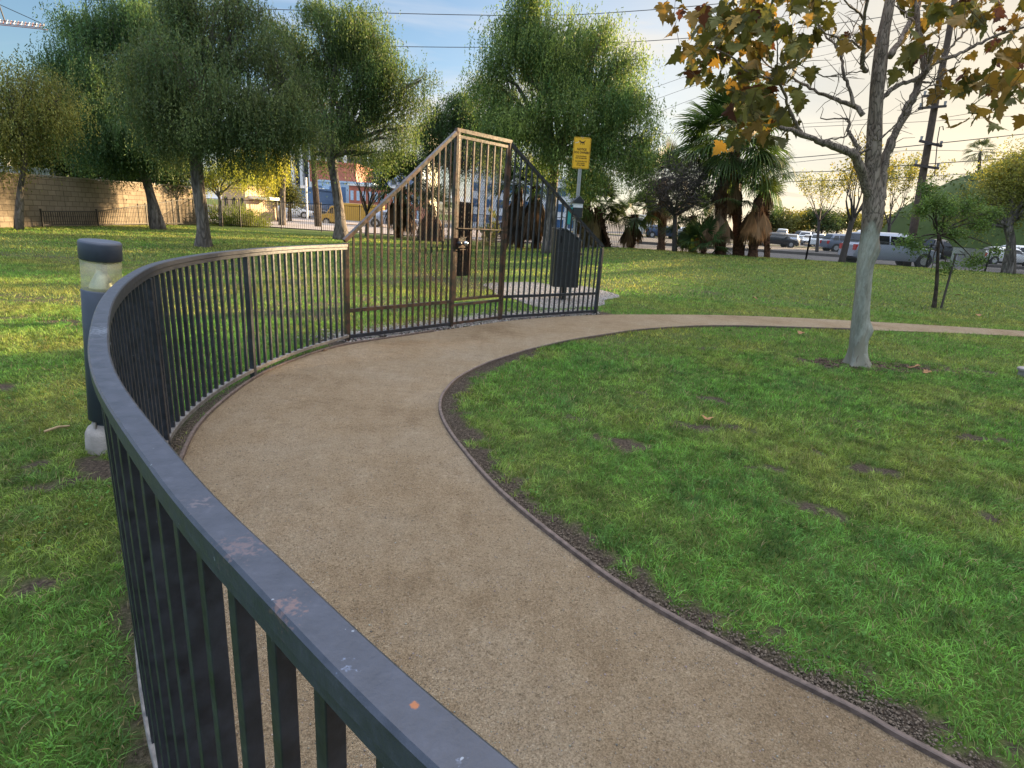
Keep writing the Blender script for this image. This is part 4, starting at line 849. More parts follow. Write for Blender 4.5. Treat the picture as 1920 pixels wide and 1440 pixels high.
palm('fan palm buried in dark dead fronds behind the left wing of the gate',805,444,33.5,(808,385),.25,8,1.3,.8,(.03,.055,.02),44,.8,29,sgreen=(.07,.045,.035))
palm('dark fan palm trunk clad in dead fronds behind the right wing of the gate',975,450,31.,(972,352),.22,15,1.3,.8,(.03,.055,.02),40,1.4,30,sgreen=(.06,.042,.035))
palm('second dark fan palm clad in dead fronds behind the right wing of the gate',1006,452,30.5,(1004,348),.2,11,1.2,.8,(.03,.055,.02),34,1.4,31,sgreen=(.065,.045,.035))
palm('fan palm behind the purple twig tree with low green fronds',1300,466,30.2,(1298,405),.18,20,1.15,.8,(.035,.07,.025),8,.3,32,lowf=35)
palm('dark fan palm head rising between the pepper tree and the purple twig tree',1240,466,33.,(1243,335),.2,20,1.35,.9,(.025,.05,.02),12,.8,33,lowf=10)
palm('very low fan palm spreading fronds on the ground left of the dead skirted palms',1320,470,26.8,(1318,455),.12,16,.95,.6,(.05,.09,.03),0,0,34,lowf=0)
# tall distant palm
random.seed(5)
def dist_palm(label,x,yb,yt,Y,Rf):
    b=at(x,yb,Y); tp=at(x+2,yt,Y); z=tz(b[0],b[1]); th=thing('tall_palm',(b[0],b[1],z),label,'palm'); m=MB(); m.tube([(b[0],b[1],z),((b[0]+tp[0])/2+.2,Y,(z+tp[2])/2),tuple(tp)],[.35,.25,.2],8); fix(m.build('trunk',M['twig']),th)
    V=[];Fs=[];Ts=[]
    for i in range(26):
        a=i*2.399; el=R(80-i*4.6); d=(math.cos(a)*math.cos(el),math.sin(a)*math.cos(el),math.sin(el)); v,f_,t_=frond(Vector(tp),d,Rf*.45,Rf*.75,9,.75,.5,(.05,.07,.03),wl=.06); o=len(V); V+=[tuple(q) for q in v]
        for f in f_: f=tuple(o+q for q in f); Fs+= [f[:3]] if f[2]==f[3] else [(f[0],f[1],f[2]),(f[0],f[2],f[3])]
        Ts+=t_
    fix(np_mesh('fronds',np.array(V),np.array(Fs),M['leaf2'],tint=np.array(Ts)),th)
dist_palm('tall slender palm far away against the yellow sky near the right edge',1836,420,285,95.,2.3)
# ------------------------------------------------------------ sycamore
YS=7.06
def syc_pt(zx,zy,dy=0.): return tuple(at(1300+zx/3.,zy/3.,YS+dy))
b0=at(1608,688,YS); syc=thing('sycamore_tree',(b0[0],b0[1],0),'pale trunked sycamore with orange brown autumn leaves on the right lawn','tree')
m=MB()
tr=[(1608,700,.185),(1609,672,.15),(1611,640,.138),(1614,590,.128),(1618,540,.120),(1622,490,.118),(1628,452,.125),(1634,420,.150),(1636,395,.160),(1638,370,.145),(1636,330,.122),(1637,290,.118),(1640,250,.112),(1643,200,.105),(1646,160,.105),(1650,120,.100),(1656,70,.090),(1663,30,.082),(1672,-25,.072),(1680,-90,.06),(1690,-190,.035)]
pts=[];rad=[]
for x,y,r in tr:
    p=at(x,y,YS); pts.append(p); rad.append(r*(.67 if y<350 else .70 if y<480 else .74))
pts[0][2]=-.08
P=np.array([list(p)+[r] for p,r in zip(pts,rad)]); PP=np.vstack([2*P[0]-P[1],P,2*P[-1]-P[-2]]); Q=[]
for i in range(1,len(PP)-2):
    for k_ in range(6):
        t=k_/6; a_,b_,c_,d_=PP[i-1:i+3]; Q.append(.5*((2*b_)+(-a_+c_)*t+(2*a_-5*b_+4*c_-d_)*t*t+(-a_+3*b_-3*c_+d_)*t**3))
Q.append(PP[-2]); Q=np.array(Q)
NS=28; vs=[]
bur=at(1633,618,YS); bur2=at(1655,470,YS)
for i,q_ in enumerate(Q):
    for j in range(NS):
        a_=2*math.pi*j/NS; r=q_[3]; z=q_[2]
        r*=1+.05*math.sin(3*a_+z*2.1)+.035*math.sin(5*a_-z*3.7+1)+.03*math.sin(2*a_+z*6)
        rough=np.clip((z-1.35)/.4,0,1); r*=1+rough*.10*(vn(a_*3.0,z*7,1.,3)-.5)*2
        if z<.24: r*=1+.50*(1-max(z,0)/.24)**1.6*(.55+.45*math.sin(5*a_+1.3))
        x=q_[0]+r*math.cos(a_); y=q_[1]+r*math.sin(a_)
        for bb,s_,am in((bur,.085,.055),(bur2,.12,.05)):
            dd_=math.exp(-((z-bb[2])/s_)**2)*max(0,math.cos(a_+.25))**2; x+=am*dd_*math.cos(a_); y+=am*dd_*math.sin(a_)
        vs.append((x,y,z))
m.add(vs,[(i*NS+j,i*NS+(j+1)%NS,(i+1)*NS+(j+1)%NS,(i+1)*NS+j) for i in range(len(Q)-1) for j in range(NS)])
to=m.build('trunk',M['syc'],smooth=True); fix(to,syc)
limbs=[ # (zoom px points, start r, end r, dy end)
 ([(1010,1180),(985,1080),(950,980),(915,885),(850,850),(770,815),(700,795),(610,755),(490,715)],.075,.02,-.5),
 ([(615,758),(575,690),(540,610),(510,530),(480,470),(400,435),(320,415),(200,310),(80,270)],.024,.007,-.7),
 ([(480,470),(475,350),(470,230),(440,120)],.01,.005,-.5),
 ([(915,885),(925,830),(900,790),(878,745),(880,690),(850,668),(715,665)],.038,.006,.3),
 ([(878,750),(830,775),(700,790)],.014,.006,.2),
 ([(955,650),(915,600),(850,575),(770,545),(700,515),(620,475),(540,430),(430,370),(330,250)],.034,.007,.6),
 ([(905,600),(880,500),(848,420),(835,330),(790,250),(740,200),(700,120),(620,0)],.026,.007,.3),
 ([(835,330),(870,230),(920,120),(970,0)],.010,.005,.6),
 ([(975,400),(950,370),(955,280),(960,200),(965,100),(975,-30)],.034,.014,-.4),
 ([(950,270),(890,235),(800,215),(700,150)],.018,.006,-.6),
 ([(960,110),(920,60),(850,0)],.016,.008,-.4),
 ([(840,420),(740,430),(640,380),(555,350),(560,400),(640,450)],.008,.004,.0),
 ([(960,400),(880,410),(840,440)],.008,.004,.2),
 ([(1035,1180),(1060,1080),(1062,980),(1085,870),(1130,760),(1190,640),(1240,540),(1275,450),(1300,390),(1290,300),(1270,180),(1255,60),(1240,-60)],.068,.022,.25),
 ([(1298,400),(1350,360),(1420,330),(1500,300),(1600,250),(1700,205),(1860,150),(2000,120)],.030,.010,.0),
 ([(1420,330),(1460,250),(1520,190),(1570,110),(1600,60)],.018,.007,.4),
 ([(1060,555),(1100,515),(1160,475),(1240,450),(1290,420),(1340,380)],.036,.018,.1),
 ([(1290,460),(1350,462),(1420,400),(1500,350)],.014,.006,-.2),
 ([(1105,320),(1160,240),(1210,140),(1260,50),(1290,-40)],.045,.026,.5),
 ([(935,870),(1000,820),(1060,770),(1130,710),(1175,660),(1205,600),(1225,555)],.016,.005,-.35),
 ([(1175,660),(1240,630),(1310,600),(1390,530)],.008,.004,-.5),
 ([(1275,510),(1350,480),(1480,515)],.012,.005,.3),
 ([(1300,400),(1330,350),(1370,280),(1380,200)],.014,.006,.2),
 ([(1240,120),(1180,60),(1120,20)],.014,.006,.1),
]
twig_tips=[]
for li,(pz,r0_,r1_,dy) in enumerate(limbs):
    n_=len(pz); r0_*=.78; m=MB(); P3=[syc_pt(x,y,dy*(i/(n_-1))**1.2*1.0) for i,(x,y) in enumerate(pz)]
    P4=np.array([list(p)+[r0_+(r1_-r0_)*i/(n_-1)] for i,p in enumerate(P3)]); PP=np.vstack([2*P4[0]-P4[1],P4,2*P4[-1]-P4[-2]]); Q=[]
    for i in range(1,len(PP)-2):
        for k_ in range(4):
            t=k_/4; a_,b_,c_,d_=PP[i-1:i+3]; Q.append(.5*((2*b_)+(-a_+c_)*t+(2*a_-5*b_+4*c_-d_)*t*t+(-a_+3*b_-3*c_+d_)*t**3))
    Q.append(PP[-2]); Q=np.array(Q); rr=random.Random(li); Q[1:-1,:3]+=np.random.default_rng(li).normal(size=(len(Q)-2,3))*.006
    m.tube([q_[:3] for q_ in Q],[max(.003,q_[3]*rr.uniform(.9,1.15)) for q_ in Q],10 if r0_>.03 else 6,wob=.12,sd=li)
    for s_ in range(int(len(Q)*.55)):   # twigs
        q_=Q[rr.randrange(2,len(Q))]; d=Vector((rr.uniform(-1,1),rr.uniform(-.6,.6),rr.uniform(-.3,1))).normalized(); a_=Vector(q_[:3]); L=rr.uniform(.08,.35)
        md=a_+d*L*.5+Vector((0,0,.02)); e_=a_+d*L+Vector((rr.uniform(-.05,.05),0,rr.uniform(-.03,.06))); m.tube([a_,md,e_],[.0045,.0035,.002],4); twig_tips.append(e_)
    fix(m.build('limb' if r0_>.03 else 'branch',M['syc'],smooth=True),syc)
# leaves
half=[(0,-.02),(.04,-.10),(.16,-.13),(.30,-.08),(.24,.0),(.40,.04),(.52,.18),(.36,.20),(.40,.30),(.28,.30),(.22,.36),(.30,.50),(.20,.52),(.14,.66),(.08,.68),(0,.92)]
out=half+[(-x,y) for x,y in half[-2:0:-1]]; OUT=np.array(out); nO=len(OUT)
def maple(P,size,col,rs):
    n=len(P); V=np.empty((n,nO+1,3)); base=np.vstack([[[0,.18]],OUT]); 
    for i in range(n):
        cup=rs.uniform(-.9,.9); cur=rs.uniform(-.7,.2); x=base[:,0]; y=base[:,1]; z=cup*x*x+cur*y*y*.5+.05*np.sin(9*x+3*y+i)
        v=np.stack([x,y,z],1)*size[i]
        # hang: tip mostly down/outward
        rx,ry,rz_=rs.normal(-1.9,.65),rs.normal(0,.5),rs.uniform(0,6.283)
        v=np.array([list(Matrix.Rotation(rz_,3,'Z')@Matrix.Rotation(ry,3,'Y')@Matrix.Rotation(rx,3,'X')@Vector(q_)) for q_ in v]); V[i]=v+P[i]
    k=nO+1; f=np.array([(0,1+j,1+(j+1)%nO) for j in range(nO)]); Fq=(f[None]+k*np.arange(n)[:,None,None]).reshape(-1,3)
    return V.reshape(-1,3),Fq,np.repeat(col,k,0)
cl=[(1330,30,45,26,34),(1400,25,50,24,44),(1470,22,35,25,22),(1300,85,20,20,11),(1350,90,35,25,26),(1420,85,40,28,34),(1480,80,30,22,16),(1340,130,22,18,12),(1400,140,30,22,24),(1460,150,28,20,16),(1500,90,16,20,8),(1385,190,24,18,15),(1430,200,26,20,22),(1465,215,14,12,8),(1400,235,22,14,13),(1445,248,24,10,12),(1375,170,10,12,5),(1500,178,5,4,2),(1512,185,4,5,1),(1503,228,4,3,1),(1570,72,10,10,4),(1622,42,6,10,3),(1625,55,4,4,1),(1690,125,12,10,4),(1715,75,16,18,7),(1740,30,22,18,13),(1775,18,22,14,13),(1810,10,22,12,12),(1850,30,18,14,8),(1900,35,16,14,6),(1735,105,12,14,5),(1765,140,10,16,6),(1800,165,14,14,7),(1840,160,22,24,16),(1880,150,20,24,14),(1905,110,16,22,12),(1870,100,20,14,8),(1845,205,16,10,7),(1828,222,7,5,2),(1778,212,5,6,1),(1815,135,14,12,6),(1900,70,16,14,6),(1930,180,20,30,10),(1960,60,30,40,16),(1440,-30,70,25,50),(1700,-30,70,25,36),(1850,-30,60,25,30),(1560,-30,40,22,12),(1380,265,14,6,4)]
rs=np.random.default_rng(11); P=[];sz_=[];cc=[]
for x,y,a_,b_,n in cl:
    for i in range(int(n*1.0)):
        px_,py_=x+rs.normal()*a_,y+rs.normal()*b_; P.append(at(px_,py_,YS+rs.uniform(-.9,.9))); sz_.append(rs.uniform(.12,.24)); k_=rs.random()
        right=x>1600
        if k_<(.45 if right else .66): c=np.array([.125,.12,.03])*rs.uniform(.55,1.4)
        elif k_<.82: c=np.array([.23,.14,.032])*rs.uniform(.7,1.3)
        elif k_<.93: c=np.array([.30,.18,.04])*rs.uniform(.8,1.5)
        else: c=np.array([.11,.04,.022])*rs.uniform(.7,1.2)
        cc.append(c)
V,Fq,T=maple(np.array(P),np.array(sz_),np.array(cc),rs)
# petioles
m=MB()
tips=np.array([list(t_) for t_ in twig_tips]+[list(p) for p in P[::3]])
for p in P[::2]:
    d_=np.linalg.norm(tips-p,axis=1); d_[d_<.03]=9; j=int(np.argmin(d_)); 
    if d_[j]<.5: m.bar(tuple(p),tuple(tips[j]),.0035)
SV=np.array(m.v); SF=np.array(m.f); SF=np.vstack([SF[:,[0,1,2]],SF[:,[0,2,3]]]); fix(np_mesh('leaves',np.vstack([V,SV]),np.vstack([Fq,SF+len(V)]),leafmat('sycamore_leaf',.3,.6),tint=np.vstack([T,np.tile([[.10,.06,.03]],(len(SV),1))])),syc)
# fallen leaves
fl=[(1500,626,.13),(1325,790,.10),(1722,690,.13),(1740,697,.10),(604,655,.07),(1790,560,.14),(1835,592,.14),(1412,560,.14)]
names=['by the path beyond the lawn','on the bare patch near the middle of the lawn','right of the sycamore base','furthest right of the leaf pair by the sycamore','beneath the curved fence bottom rail','near the sapling','on the lawn between the sapling and the path','on the sunlit lawn beyond the path','beside the right edge of the lawn','close to the right side of the sycamore roots','tiny one against the path edging','on the far lip of the lawn by the path','on the grass left of the bollard light','at the foot of the sycamore']
for i,((x,y,s_),nm) in enumerate(zip(fl,names)):
    rs2=np.random.default_rng(100+i); g_=gpt(x,y,.03); v=np.vstack([[[0,.18]],OUT])*s_; z=.02+abs(v[:,0])*.35+.02*np.sin(v[:,1]*30+i)*1+.01; th_=rs2.uniform(0,6.28); c_,s2=math.cos(th_),math.sin(th_)
    m=MB(); m.add([(x_*c_-y_*s2,x_*s2+y_*c_,zz_) for (x_,y_),zz_ in zip(v,z)],[(0,1+j,1+(j+1)%nO) for j in range(nO)])
    o=m.build('fallen_leaf',simple('dry_leaf',(.30,.15,.06),.7,.3,40) if i==0 else bpy.data.materials['dry_leaf']); o.location=(g_[0],g_[1],tz(g_[0],g_[1])+.005); setp(o,'curled dry brown leaf '+nm,'leaf','fallen leaves on the lawn')
# little pale stick beyond the bollard
g_=gpt(85,822); g2_=gpt(133,812); m=MB(); m.tube([(g_[0],g_[1],.045),((g_[0]+g2_[0])/2,(g_[1]+g2_[1])/2+.01,.055),(g2_[0],g2_[1],.05)],[.008,.009,.006],8); o=m.build('stick',simple('pale_wood',(.33,.24,.13),.8,.2,30)); setp(o,'short pale stick lying in the grass left of the bollard','stick')
# grey utility cap at the right edge of the lawn
g_=gpt(1925,706); m=MB(); m.lathe([(0,.11),(.10,.11),(.115,.10),(.115,.075),(.095,.07),(.095,-.05)],28); o=m.build('irrigation_cap',M['concrete'],smooth=False); o.location=(g_[0],g_[1],0); setp(o,'round grey topped stub in the grass at the right edge','ground cap')
# mulch round the sycamore
def g4(n):
    a=rng.uniform(0,6.28,n); r=rng.random(n)**.7*.55; X=b0[0]+.15+r*np.cos(a)*1.4; Y=b0[1]+r*np.sin(a)*.55; return np.stack([X,Y,np.zeros(n)+.008],1)
o=stones('mulch',1500,g4,.006,.02,M['stone']); o.data.attributes['tint'].data.foreach_set('color',(np.concatenate([np.repeat(rng.uniform(.3,1.3,(len(o.data.vertices)//6,1))*np.array([[.12,.08,.06]]),6,0),np.ones((len(o.data.vertices),1))],1)).astype(np.float32).ravel()); setp(o,'dark bark mulch round the foot of the sycamore','mulch',None,'stuff')
# ------------------------------------------------------------ street, car park
def m_asph(name,c):
    t=NT(name); p=t.pos(); return t.fin(t.ramp(t.noise(p,.35,5,.6),[(.3,tuple(k*.8 for k in c)),(.7,tuple(k*1.2 for k in c))]),t.bump(t.noise(p,60,3),.4,.01),.85,Specular_IOR_Level=.2)
M['asph']=m_asph('asphalt',(.105,.098,.095)); M['pave']=m_asph('pale_paving',(.34,.29,.26)); M['lot']=m_asph('lot_asphalt',(.13,.12,.115)); M['verge']=m_asph('verge',(.07,.10,.03))
def strip(name,x0,x1,y0,y1,dz,mat,nx=60,ny=12,label=None): return sheet(name,np.linspace(x0,x1,nx),np.linspace(y0,y1,ny),dz,mat,label)
strip('road',1.5,260,31.6,68,.03,M['asph'],90,30)
strip('pavement',-70,1.5,37.2,64,.03,M['pave'],30,16)
strip('car_park',4,260,73.5,150,.03,M['lot'],90,30)
strip('far_car_park',-90,3.5,66,140,.03,M['lot'],30,12)
o=strip('verge',4,200,69.5,72.8,.10,M['verge'],60,6)
whitep=simple('road_paint',(.62,.62,.6),.7)
for y in (43.,55.):
    for i in range(16):
        m=MB(); x=6+i*9; m.add([(x,y,tz(x,y)+.036),(x+3,y,tz(x+3,y)+.036),(x+3,y+.14,tz(x,y)+.036),(x,y+.14,tz(x,y)+.036)],[(0,1,2,3)]); 
        if i==0: RL=MB()
        RL.add(m.v,m.f)
    o=RL.build('road_marking',whitep); setp(o,kind='structure')
m=MB()
for x in np.arange(8,120,4.): m.bar((x,40.6,tz(x,40.6)+.06),(x+3.99,40.6,tz(x+4,40.6)+.06),.35,.3)
o=m.build('kerb',simple('kerb_stone',(.10,.09,.085),.8)); setp(o,kind='structure')
# ------------------------------------------------------------ vehicles
glass=simple('car_glass',(.012,.015,.02),.08,.05,spec=.8); rub=simple('tyre',(.018,.018,.02),.8); rimm=simple('rim',(.45,.46,.48),.3,.05,metal=.6); redl=simple('tail_lamp',(.45,.02,.02),.25); whl=simple('head_lamp',(.75,.76,.78),.15); dark=simple('dark_trim',(.015,.015,.017),.6)
def paintm(n,c): 
    k='paint_'+n
    if k not in M: 
        t=NT(k); M[k]=t.fin(c,None,.32,Metallic=.15,Coat_Weight=.6,Coat_Roughness=.08)
    return M[k]
COL={'silver':(.30,.34,.42),'white':(.72,.73,.74),'black':(.015,.016,.02),'dark blue':(.03,.06,.13),'blue grey':(.13,.16,.22),'grey':(.18,.19,.2),'red':(.35,.03,.03),'pale blue':(.30,.40,.50),'yellow':(.50,.30,.05),'beige':(.45,.40,.32)}
CT={ # L,H,W, belt profile [(x,z)], roof [(x,z)] x measured 0 rear ..1 front
 'suv':(4.7,1.72,.93,[(0,.95),(.02,1.05),(.5,1.06),(.72,1.04),(.80,1.02),(.97,.90),(1,.70)],[(.03,1.08),(.08,1.62),(.16,1.70),(.5,1.72),(.60,1.66),(.76,1.06)]),
 'hatch':(4.2,1.47,.87,[(0,.80),(.02,.95),(.5,.98),(.70,.94),(.80,.90),(.96,.76),(1,.60)],[(.03,1.0),(.14,1.38),(.3,1.46),(.48,1.47),(.58,1.40),(.80,.94)]),
 'sedan':(4.6,1.45,.9,[(0,.85),(.03,1.0),(.16,1.02),(.5,.98),(.72,.95),(.96,.80),(1,.60)],[(.15,1.03),(.27,1.38),(.38,1.44),(.52,1.44),(.60,1.38),(.74,.97)]),
 'pickup':(5.4,1.8,.96,[(0,1.05),(.02,1.1),(.38,1.1),(.5,1.1),(.72,1.08),(.97,.98),(1,.75)],[(.38,1.12),(.41,1.72),(.45,1.78),(.56,1.78),(.62,1.72),(.72,1.1)]),
 'van':(5.6,2.6,1.0,[(0,1.2),(.02,1.25),(.5,1.25),(.80,1.22),(.88,1.15),(.97,1.0),(1,.8)],[(.005,1.3),(.02,2.5),(.05,2.58),(.6,2.6),(.76,2.5),(.92,1.2)]),
}
def interp(pl,x): 
    xs_=[p[0] for p in pl]; zs_=[p[1] for p in pl]; return float(np.interp(x,xs_,zs_))
def car_parts(ty,col,detail=True):
    L,Hh,w,belt,roof=CT[ty]; rr=.33 if ty not in('pickup','van','suv') else .36
    X=sorted(set([p[0] for p in belt]+[p[0] for p in roof]+list(np.linspace(0,1,15)))); ring=[]; m=MB(); K=0
    r0,r1=roof[0][0],roof[-1][0]
    for x in X:
        zb=.28+.10*(1-min(x,1-x)/.06 if min(x,1-x)<.06 else 0); zl=interp(belt,x); tw=1-.10*max(0,(abs(x-.5)-.38)/.12)**1.5
        ww=w*tw; inr=r0<=x<=r1; zr=interp(roof,x) if inr else zl
        zr=max(zr,zl); f=(zr-zl)/max(.01,(Hh-zl)); f=min(1,max(0,f)); tx=(x-.5)*L
        wr=ww*(.93-.17*f)
        half=[(ww*.90,zb),(ww,zb+.18),(ww*1.0,zl-.22),(ww*.975,zl-.02),(wr,zr-.06*f-.0),(wr*.88,zr+.0+.015),(wr*.45,zr+.035)]
        rg=[(tx,-y,z) for y,z in half]+[(tx,y,z) for y,z in reversed(half)]; K=len(rg); m.v+=rg
    n=len(X)
    for i in range(n-1):
        for j in range(K-1): m.f.append((i*K+j,(i+1)*K+j,(i+1)*K+j+1,i*K+j+1)); m.m.append(0)
        m.f.append((i*K+K-1,(i+1)*K+K-1,(i+1)*K,i*K)); m.m.append(0)
    m.f+= [tuple(range(K)),tuple((n-1)*K+j for j in range(K-1,-1,-1))]; m.m+=[0,0]
    out=[('body',m,'body',None)]
    # glass
    g=MB(); a0=roof[1][0]+.0; a1=roof[-2][0]
    def side(xa,xb,xc,xd):   # bottom rear, bottom front, top front, top rear
        for s in(-1,1):
            def wp(x,top):
                zl=interp(belt,x); zr=interp(roof,x); tw=1; ww=w*tw; f=min(1,max(0,(zr-zl)/max(.01,(Hh-zl)))); wr=ww*(.93-.17*f); A_=(ww*.975,zl-.02);B_=(wr,zr-.06*f); t=.84 if top else .10
                return ((x-.5)*L,s*(A_[0]*(1-t)+B_[0]*t+.014),A_[1]*(1-t)+B_[1]*t)
            g.add([wp(xa,0),wp(xb,0),wp(xc,1),wp(xd,1)],[(0,1,2,3)])
    if ty=='van': side(.74,.88,.80,.74)
    elif ty=='pickup': side(.41,.53,.53,.42); side(.545,.685,.625,.545)
    else:
        mid=(a0+a1)/2+.03; side(roof[0][0]+.05,mid-.17,mid-.17,a0+.03) if mid-.17>a0+.08 else None
        side(mid-.155,mid,mid,mid-.155); side(mid+.015,r1-.05,a1+.0,mid+.015)
    # windscreens
    for xa,xb in((roof[0][0],roof[1][0]),(roof[-1][0],roof[-2][0])):
        if ty=='van' and xa<.1: pass
        za=interp(belt,xa)+.02; zb_=interp(roof,xb); dx=(xb-xa); 
        def pt(t,y): x=xa+dx*t; z=za+(zb_-za)*t; nx=-1 if dx>0 else 1; return ((x-.5)*L+nx*.03,y,z+.05)
        g.add([pt(.10,-w*.80),pt(.10,w*.80),pt(.86,w*.70),pt(.86,-w*.70)],[(0,1,2,3)])
    out.append(('window',g,glass,None))
    for xw in(.17,.81):
        for s in(-1,1):
            m=MB(); cx=(xw-.5)*L; yo=s*(w-.10); t_=MB()
            def disc(mm,r_a,y0_,y1_,nn=20):
                vs=[(cx+r_*math.cos(2*math.pi*k/nn),y_,rr+r_*math.sin(2*math.pi*k/nn)) for y_,r_ in((y0_,r_a),(y1_,r_a*.985)) for k in range(nn)]
                mm.add(vs,[(k,(k+1)%nn,nn+(k+1)%nn,nn+k) for k in range(nn)]+[tuple(range(nn)),tuple(range(2*nn-1,nn-1,-1))])
            disc(m,rr,yo-.1,s*(w+.022) if True else 0); disc(t_,rr*.62,s*(w+.02),s*(w+.032))
            ar=MB(); disc(ar,rr+.07,s*(w-.2),s*(w+.006)); 
            out.append(('wheel_arch',ar,dark,None)); out.append(('wheel',m,rub,('rim',t_,rimm)))
    if detail:
        for s in(-1,1):
            m=MB(); m.box((-L/2+.06,s*w*.76,interp(belt,.02)-.18),(.16,w*.30,.30)); out.append(('tail_lamp',m,redl,None))
            m=MB(); m.box((L/2-.13,s*w*.70,interp(belt,.96)-.14),(.24,w*.32,.14)); out.append(('head_lamp',m,whl,None))
            m=MB(); m.box(((.66-.5)*L if ty!='van' else .3*L,s*(w+.09),interp(belt,.66)+.06),(.12,.18,.13)); out.append(('mirror',m,'body',None))
        m=MB(); m.box((-L/2+.01,0,.48),(.1,w*1.7,.2)); out.append(('bumper',m,dark if ty=='pickup' else 'body',None))
        m=MB(); m.box((L/2-.02,0,.62),(.08,w*1.1,.14)); out.append(('grille',m,dark,None))
    return out
PROTO={}
def car(ty,col,X,Y,hd,label,group=None,name='parked_car',cat='car',z=None,detail=True,scale=1.):
    z=tz(X,Y)+.03 if z is None else z; key=(ty,detail)
    th=thing(name,(X,Y,z),label,cat,group,hd); th.scale=(scale,)*3
    if key not in PROTO:
        L_=[]
        for n_,mb,mt,sub_ in car_parts(ty,col,detail):
            o=mb.build(n_,M.get('pp') or paintm('white',COL['white']) if mt=='body' else mt,th,smooth=(n_ in('body',)),bevel=0)
            if n_=='body':
                for e_ in (): pass
                md=o.modifiers.new('s','EDGE_SPLIT'); md.split_angle=R(38)
            sb_=None
            if sub_: sb_=sub_[1].build(sub_[0],sub_[2],o)
            L_.append((o,mt=='body',sb_))
        PROTO[key]=L_; tgt=L_
    else:
        tgt=[]
        for o,isb,sb_ in PROTO[key]:
            c=o.copy(); link(c); c.parent=th; s2=None
            if sb_: s2=sb_.copy(); link(s2); s2.parent=c
            tgt.append((c,isb,s2))
    for o,isb,_ in tgt:
        if isb: o.material_slots[0].link='OBJECT'; o.material_slots[0].material=paintm(col,COL[col])
    return th
def carat(ty,col,px,py,Y,hd,label,**k):
    p=at(px,py,Y); return car(ty,col,p[0],p[1],hd,label,**k)
g1_='cars on the street beyond the lawn'
carat('suv','silver',1667,470,33.2,0,'silver SUV driving right directly behind the sycamore trunk',group=g1_,name='silver_suv',cat='suv')
carat('hatch','black',1455,450,64,R(0),'black hatchback on the street just right of the palm skirts',group=g1_)
carat('suv','blue grey',1590,455,59,R(0),'blue grey crossover on the street left of the sycamore trunk',group=g1_,name='crossover')
carat('sedan','white',1885,475,50,R(2),'white sedan on the street at the far right edge, nearer of two',group=g1_)
carat('suv','white',1925,470,56,R(2),'white car partly cut by the right edge of the photo',group=g1_)
carat('pickup','black',1752,460,56,R(0),'dark pickup truck behind the sapling leaves',group=g1_,name='pickup_truck',cat='pickup')
carat('hatch','dark blue',1242,440,70,R(0),'dark blue hatchback between the small palm and the purple twig tree',group=g1_)
carat('sedan','white',1212,440,78,R(0),'white car just left of the dark blue hatchback',group=g1_)
carat('sedan','white',1290,440,78,R(0),'white car hidden behind the palm trunks right of the twig tree',group=g1_)
carat('sedan','black',1860,450,72,R(0),'black sedan in front of the brown wall at the right',group=g1_)
carat('hatch','blue grey',955,430,43,R(180),'dark blue grey car seen through the gate door beyond the far fence',group=g1_)
carat('van','white',1635,440,76,R(180),'white box van behind the sycamore trunk in the far car park',group=g1_,name='white_van',cat='van')
carat('suv','black',1520,430,98,R(8),'black off-roader standing above the white cars of the far car park',group=g1_)
carat('sedan','silver',738,430,52,R(10),'silver car beyond the far fence right of the orange truck',group=g1_)
carat('sedan','white',548,400,66,R(10),'white car parked left of the flagpole beyond the far fence',group=g1_)
carat('hatch','black',588,400,72,R(10),'dark car parked behind the flagpole beyond the far fence',group=g1_)
ords=['first','second','third','fourth','fifth','sixth','seventh','eighth','ninth','tenth','eleventh','twelfth','thirteenth','fourteenth','fifteenth','sixteenth']
rc=random.Random(4); rows=[(79,'front',36,12),(86,'second',38,13),(94,'third',41,14),(103,'rear',45,15)]
for Yr,rn,x0,n in rows:
    for i in range(n):
        c_=rc.choice(['white','white','white','silver','silver','pale blue','white','grey','dark blue','black','beige'] if rn!='front' else ['white','silver','white','pale blue']); ty=rc.choice(['sedan','hatch','sedan','suv'])
        car(ty,c_,x0+i*3.35*(Yr/79)+rc.uniform(-.15,.15),Yr+rc.uniform(-.3,.3),R(rc.choice((63,243))+rc.uniform(-3,3)),f"{c_} car, {ords[i]} from the left in the {rn} row of the far car park",group='cars in the far car park',detail=False)
# orange-yellow delivery truck
p=at(660,412,54.); tk=thing('delivery_truck',(p[0],54,tz(p[0],54)+.03-.25),'orange yellow box truck with white skirt beyond the far fence','truck',None,math.pi); ye=paintm('yellow',COL['yellow'])
m=MB(); m.box((-.75,0,1.35),(4.1,1.9,1.5)); m.build('cargo_box',ye,tk,bevel=.04)
m=MB(); m.box((-.75,0,.56),(4.1,1.86,.08)); m.build('skirt',whitep,tk)
m=MB(); m.prism([(1.3,.35),(2.75,.35),(2.8,.75),(2.6,.98),(2.05,1.08),(1.65,1.75),(1.3,1.8)],-.92,.92,0,lambda v:(v[0],v[2],v[1])); cb_=m.build('cab',ye,tk,bevel=.03)
m=MB()
for s in(-1,1): m.add([(1.38,s*.932,1.12),(1.92,s*.932,1.12),(1.6,s*.932,1.62),(1.38,s*.932,1.62)],[(0,1,2,3)])
m.add([(2.05,-.8,1.14),(2.05,.8,1.14),(1.70,.75,1.72),(1.70,-.75,1.72)],[(0,1,2,3)]); m.build('window',glass,cb_)
for xw in(-1.9,2.05):
    for s in(-1,1):
        m=MB(); m.tube([(xw,s*.70,.36),(xw,s*.96,.36)],.36,18); wo=m.build('wheel',rub,tk); m=MB(); m.tube([(xw,s*.955,.36),(xw,s*.975,.36)],.2,14); m.build('rim',rimm,wo)
